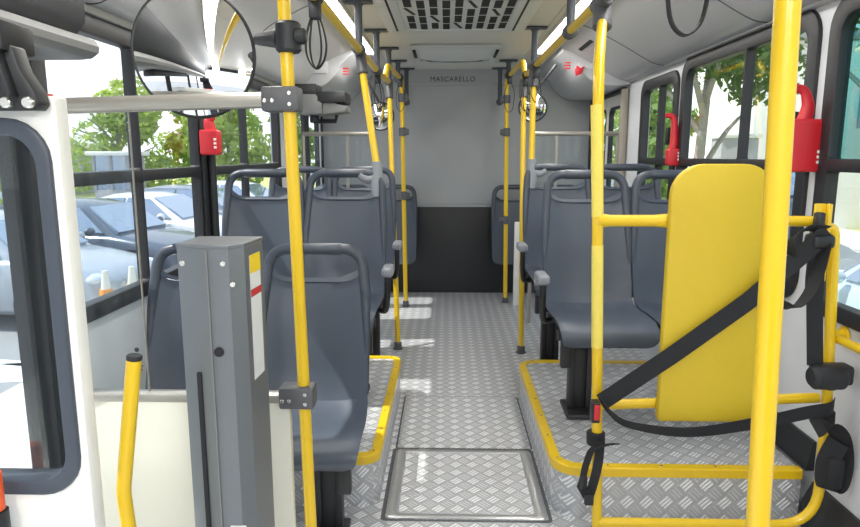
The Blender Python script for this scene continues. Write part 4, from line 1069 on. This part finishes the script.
# right side
RT = 'trees outside the right windows'
tree('leafy tree with pale trunk filling the middle right window', 5.05, 13.0, 6.8, 1.9, 'leaf2', 3600, .10, trunk=.15, seed=21, low=.46, group=RT)
tree('tree whose hanging foliage covers the top of the middle right window', 6.3, 9.4, 7.0, 2.1, 'leaf2', 4200, .09, trunk=.10, seed=22, low=.55, group=RT)
tree('green tree seen in the small right window', 5.7, 18.0, 6.4, 1.5, 'leaf1', 2600, .14, seed=23, low=.2, group=RT)
tree('light tree seen through the right rear door', 8.2, 31.0, 6.5, 2.8, 'leaf3', 2200, .17, seed=24, low=.1, group=RT)
tree('dark tree beyond the near right window', 6.2, 5.2, 6.0, 2.2, 'leaf2', 3000, .13, seed=25, low=.45, group=RT)
tree('distant dark tree behind the white building', 13.0, 30.0, 8.5, 4.0, 'leaf2', 2200, .3, seed=26, low=.1, group=RT)
t = thing('building', 'plain white building outside the middle right window', 'building', (15, 22, ZG))
bm = BM(); box(bm, (9.0, 19.5, ZG), (22, 26, ZG+5.5), .05); obj('walls', bm, G['building'], t)
bm = BM(); box(bm, (8.8, 19.3, ZG+5.5), (22.2, 26.2, ZG+5.75), .05); obj('roof', bm, G['greybuilding'], t)
bm = BM(); box(bm, (12.0, 19.44, ZG+3.0), (13.6, 19.52, ZG+4.4)); obj('window', bm, G['carglass'], t)
t = thing('wall_block', 'grey wall block left of the white building on the right', 'wall', (6.7, 15.3, ZG))
bm = BM(); box(bm, (6.25, 15.0, ZG), (7.1, 15.6, ZG+2.6), .03); obj('block', bm, G['greybuilding'], t)
bm = BM(); box(bm, (6.2, 14.95, ZG+2.6), (7.15, 15.65, ZG+2.7), .02); obj('coping', bm, G['building'], t)
# ------------------------------------------------------------------ light
w = bpy.data.worlds.new('world'); scn.world = w; w.use_nodes = True
n = N(w.node_tree); bg = w.node_tree.nodes['Background']
tc = n.new('ShaderNodeTexCoord'); sp = n.new('ShaderNodeSeparateXYZ'); n.link(tc.outputs['Generated'], sp.inputs[0])
ramp = n.new('ShaderNodeValToRGB'); ramp.color_ramp.elements[0].color = (.95, .97, 1, 1); ramp.color_ramp.elements[1].color = (.55, .72, 1, 1)
ramp.color_ramp.elements[0].position = .05; ramp.color_ramp.elements[1].position = .9
n.link(sp.outputs[2], ramp.inputs[0]); n.link(ramp.outputs[0], bg.inputs['Color']); bg.inputs['Strength'].default_value = 1.7
sun = bpy.data.lights.new('sun', 'SUN'); so = bpy.data.objects.new('sun', sun); C.objects.link(so)
sun.energy = 6.5; sun.angle = radians(.6); sun.color = (1, .96, .9)
d = Vector((1, .09, -1.54)).normalized()
so.rotation_euler = d.to_track_quat('-Z', 'Y').to_euler()
so.location = (-6, 3, 9)
# cabin lamps in the two ceiling light strips
for x in (-.605, .725):
    for y in (-.4, 2.2, 4.2):
        la = bpy.data.lights.new('strip_lamp', 'AREA'); lo = bpy.data.objects.new('strip_lamp', la); C.objects.link(lo)
        la.shape = 'RECTANGLE'; la.size = .1; la.size_y = 2.0; la.energy = 12; la.color = (1, .97, .93)
        lo.location = (x, y, ZC-.03)

for x in (-.5, .6):  # added fill lights behind the camera, aimed rearward to brighten the interior
    la = bpy.data.lights.new('front_fill', 'AREA'); lo = bpy.data.objects.new('front_fill', la); C.objects.link(lo)
    la.shape = 'RECTANGLE'; la.size = .25; la.size_y = .6; la.energy = 30; la.color = (1, .98, .96)
    lo.location = (x, -1.2, ZC-.04); lo.rotation_euler = (radians(35), 0, 0)
scn.view_settings.view_transform = 'Standard'
scn.view_settings.look = 'None'
scn.view_settings.exposure = .0
for o in list(bpy.data.objects):
    if '_at' in o: del o['_at']
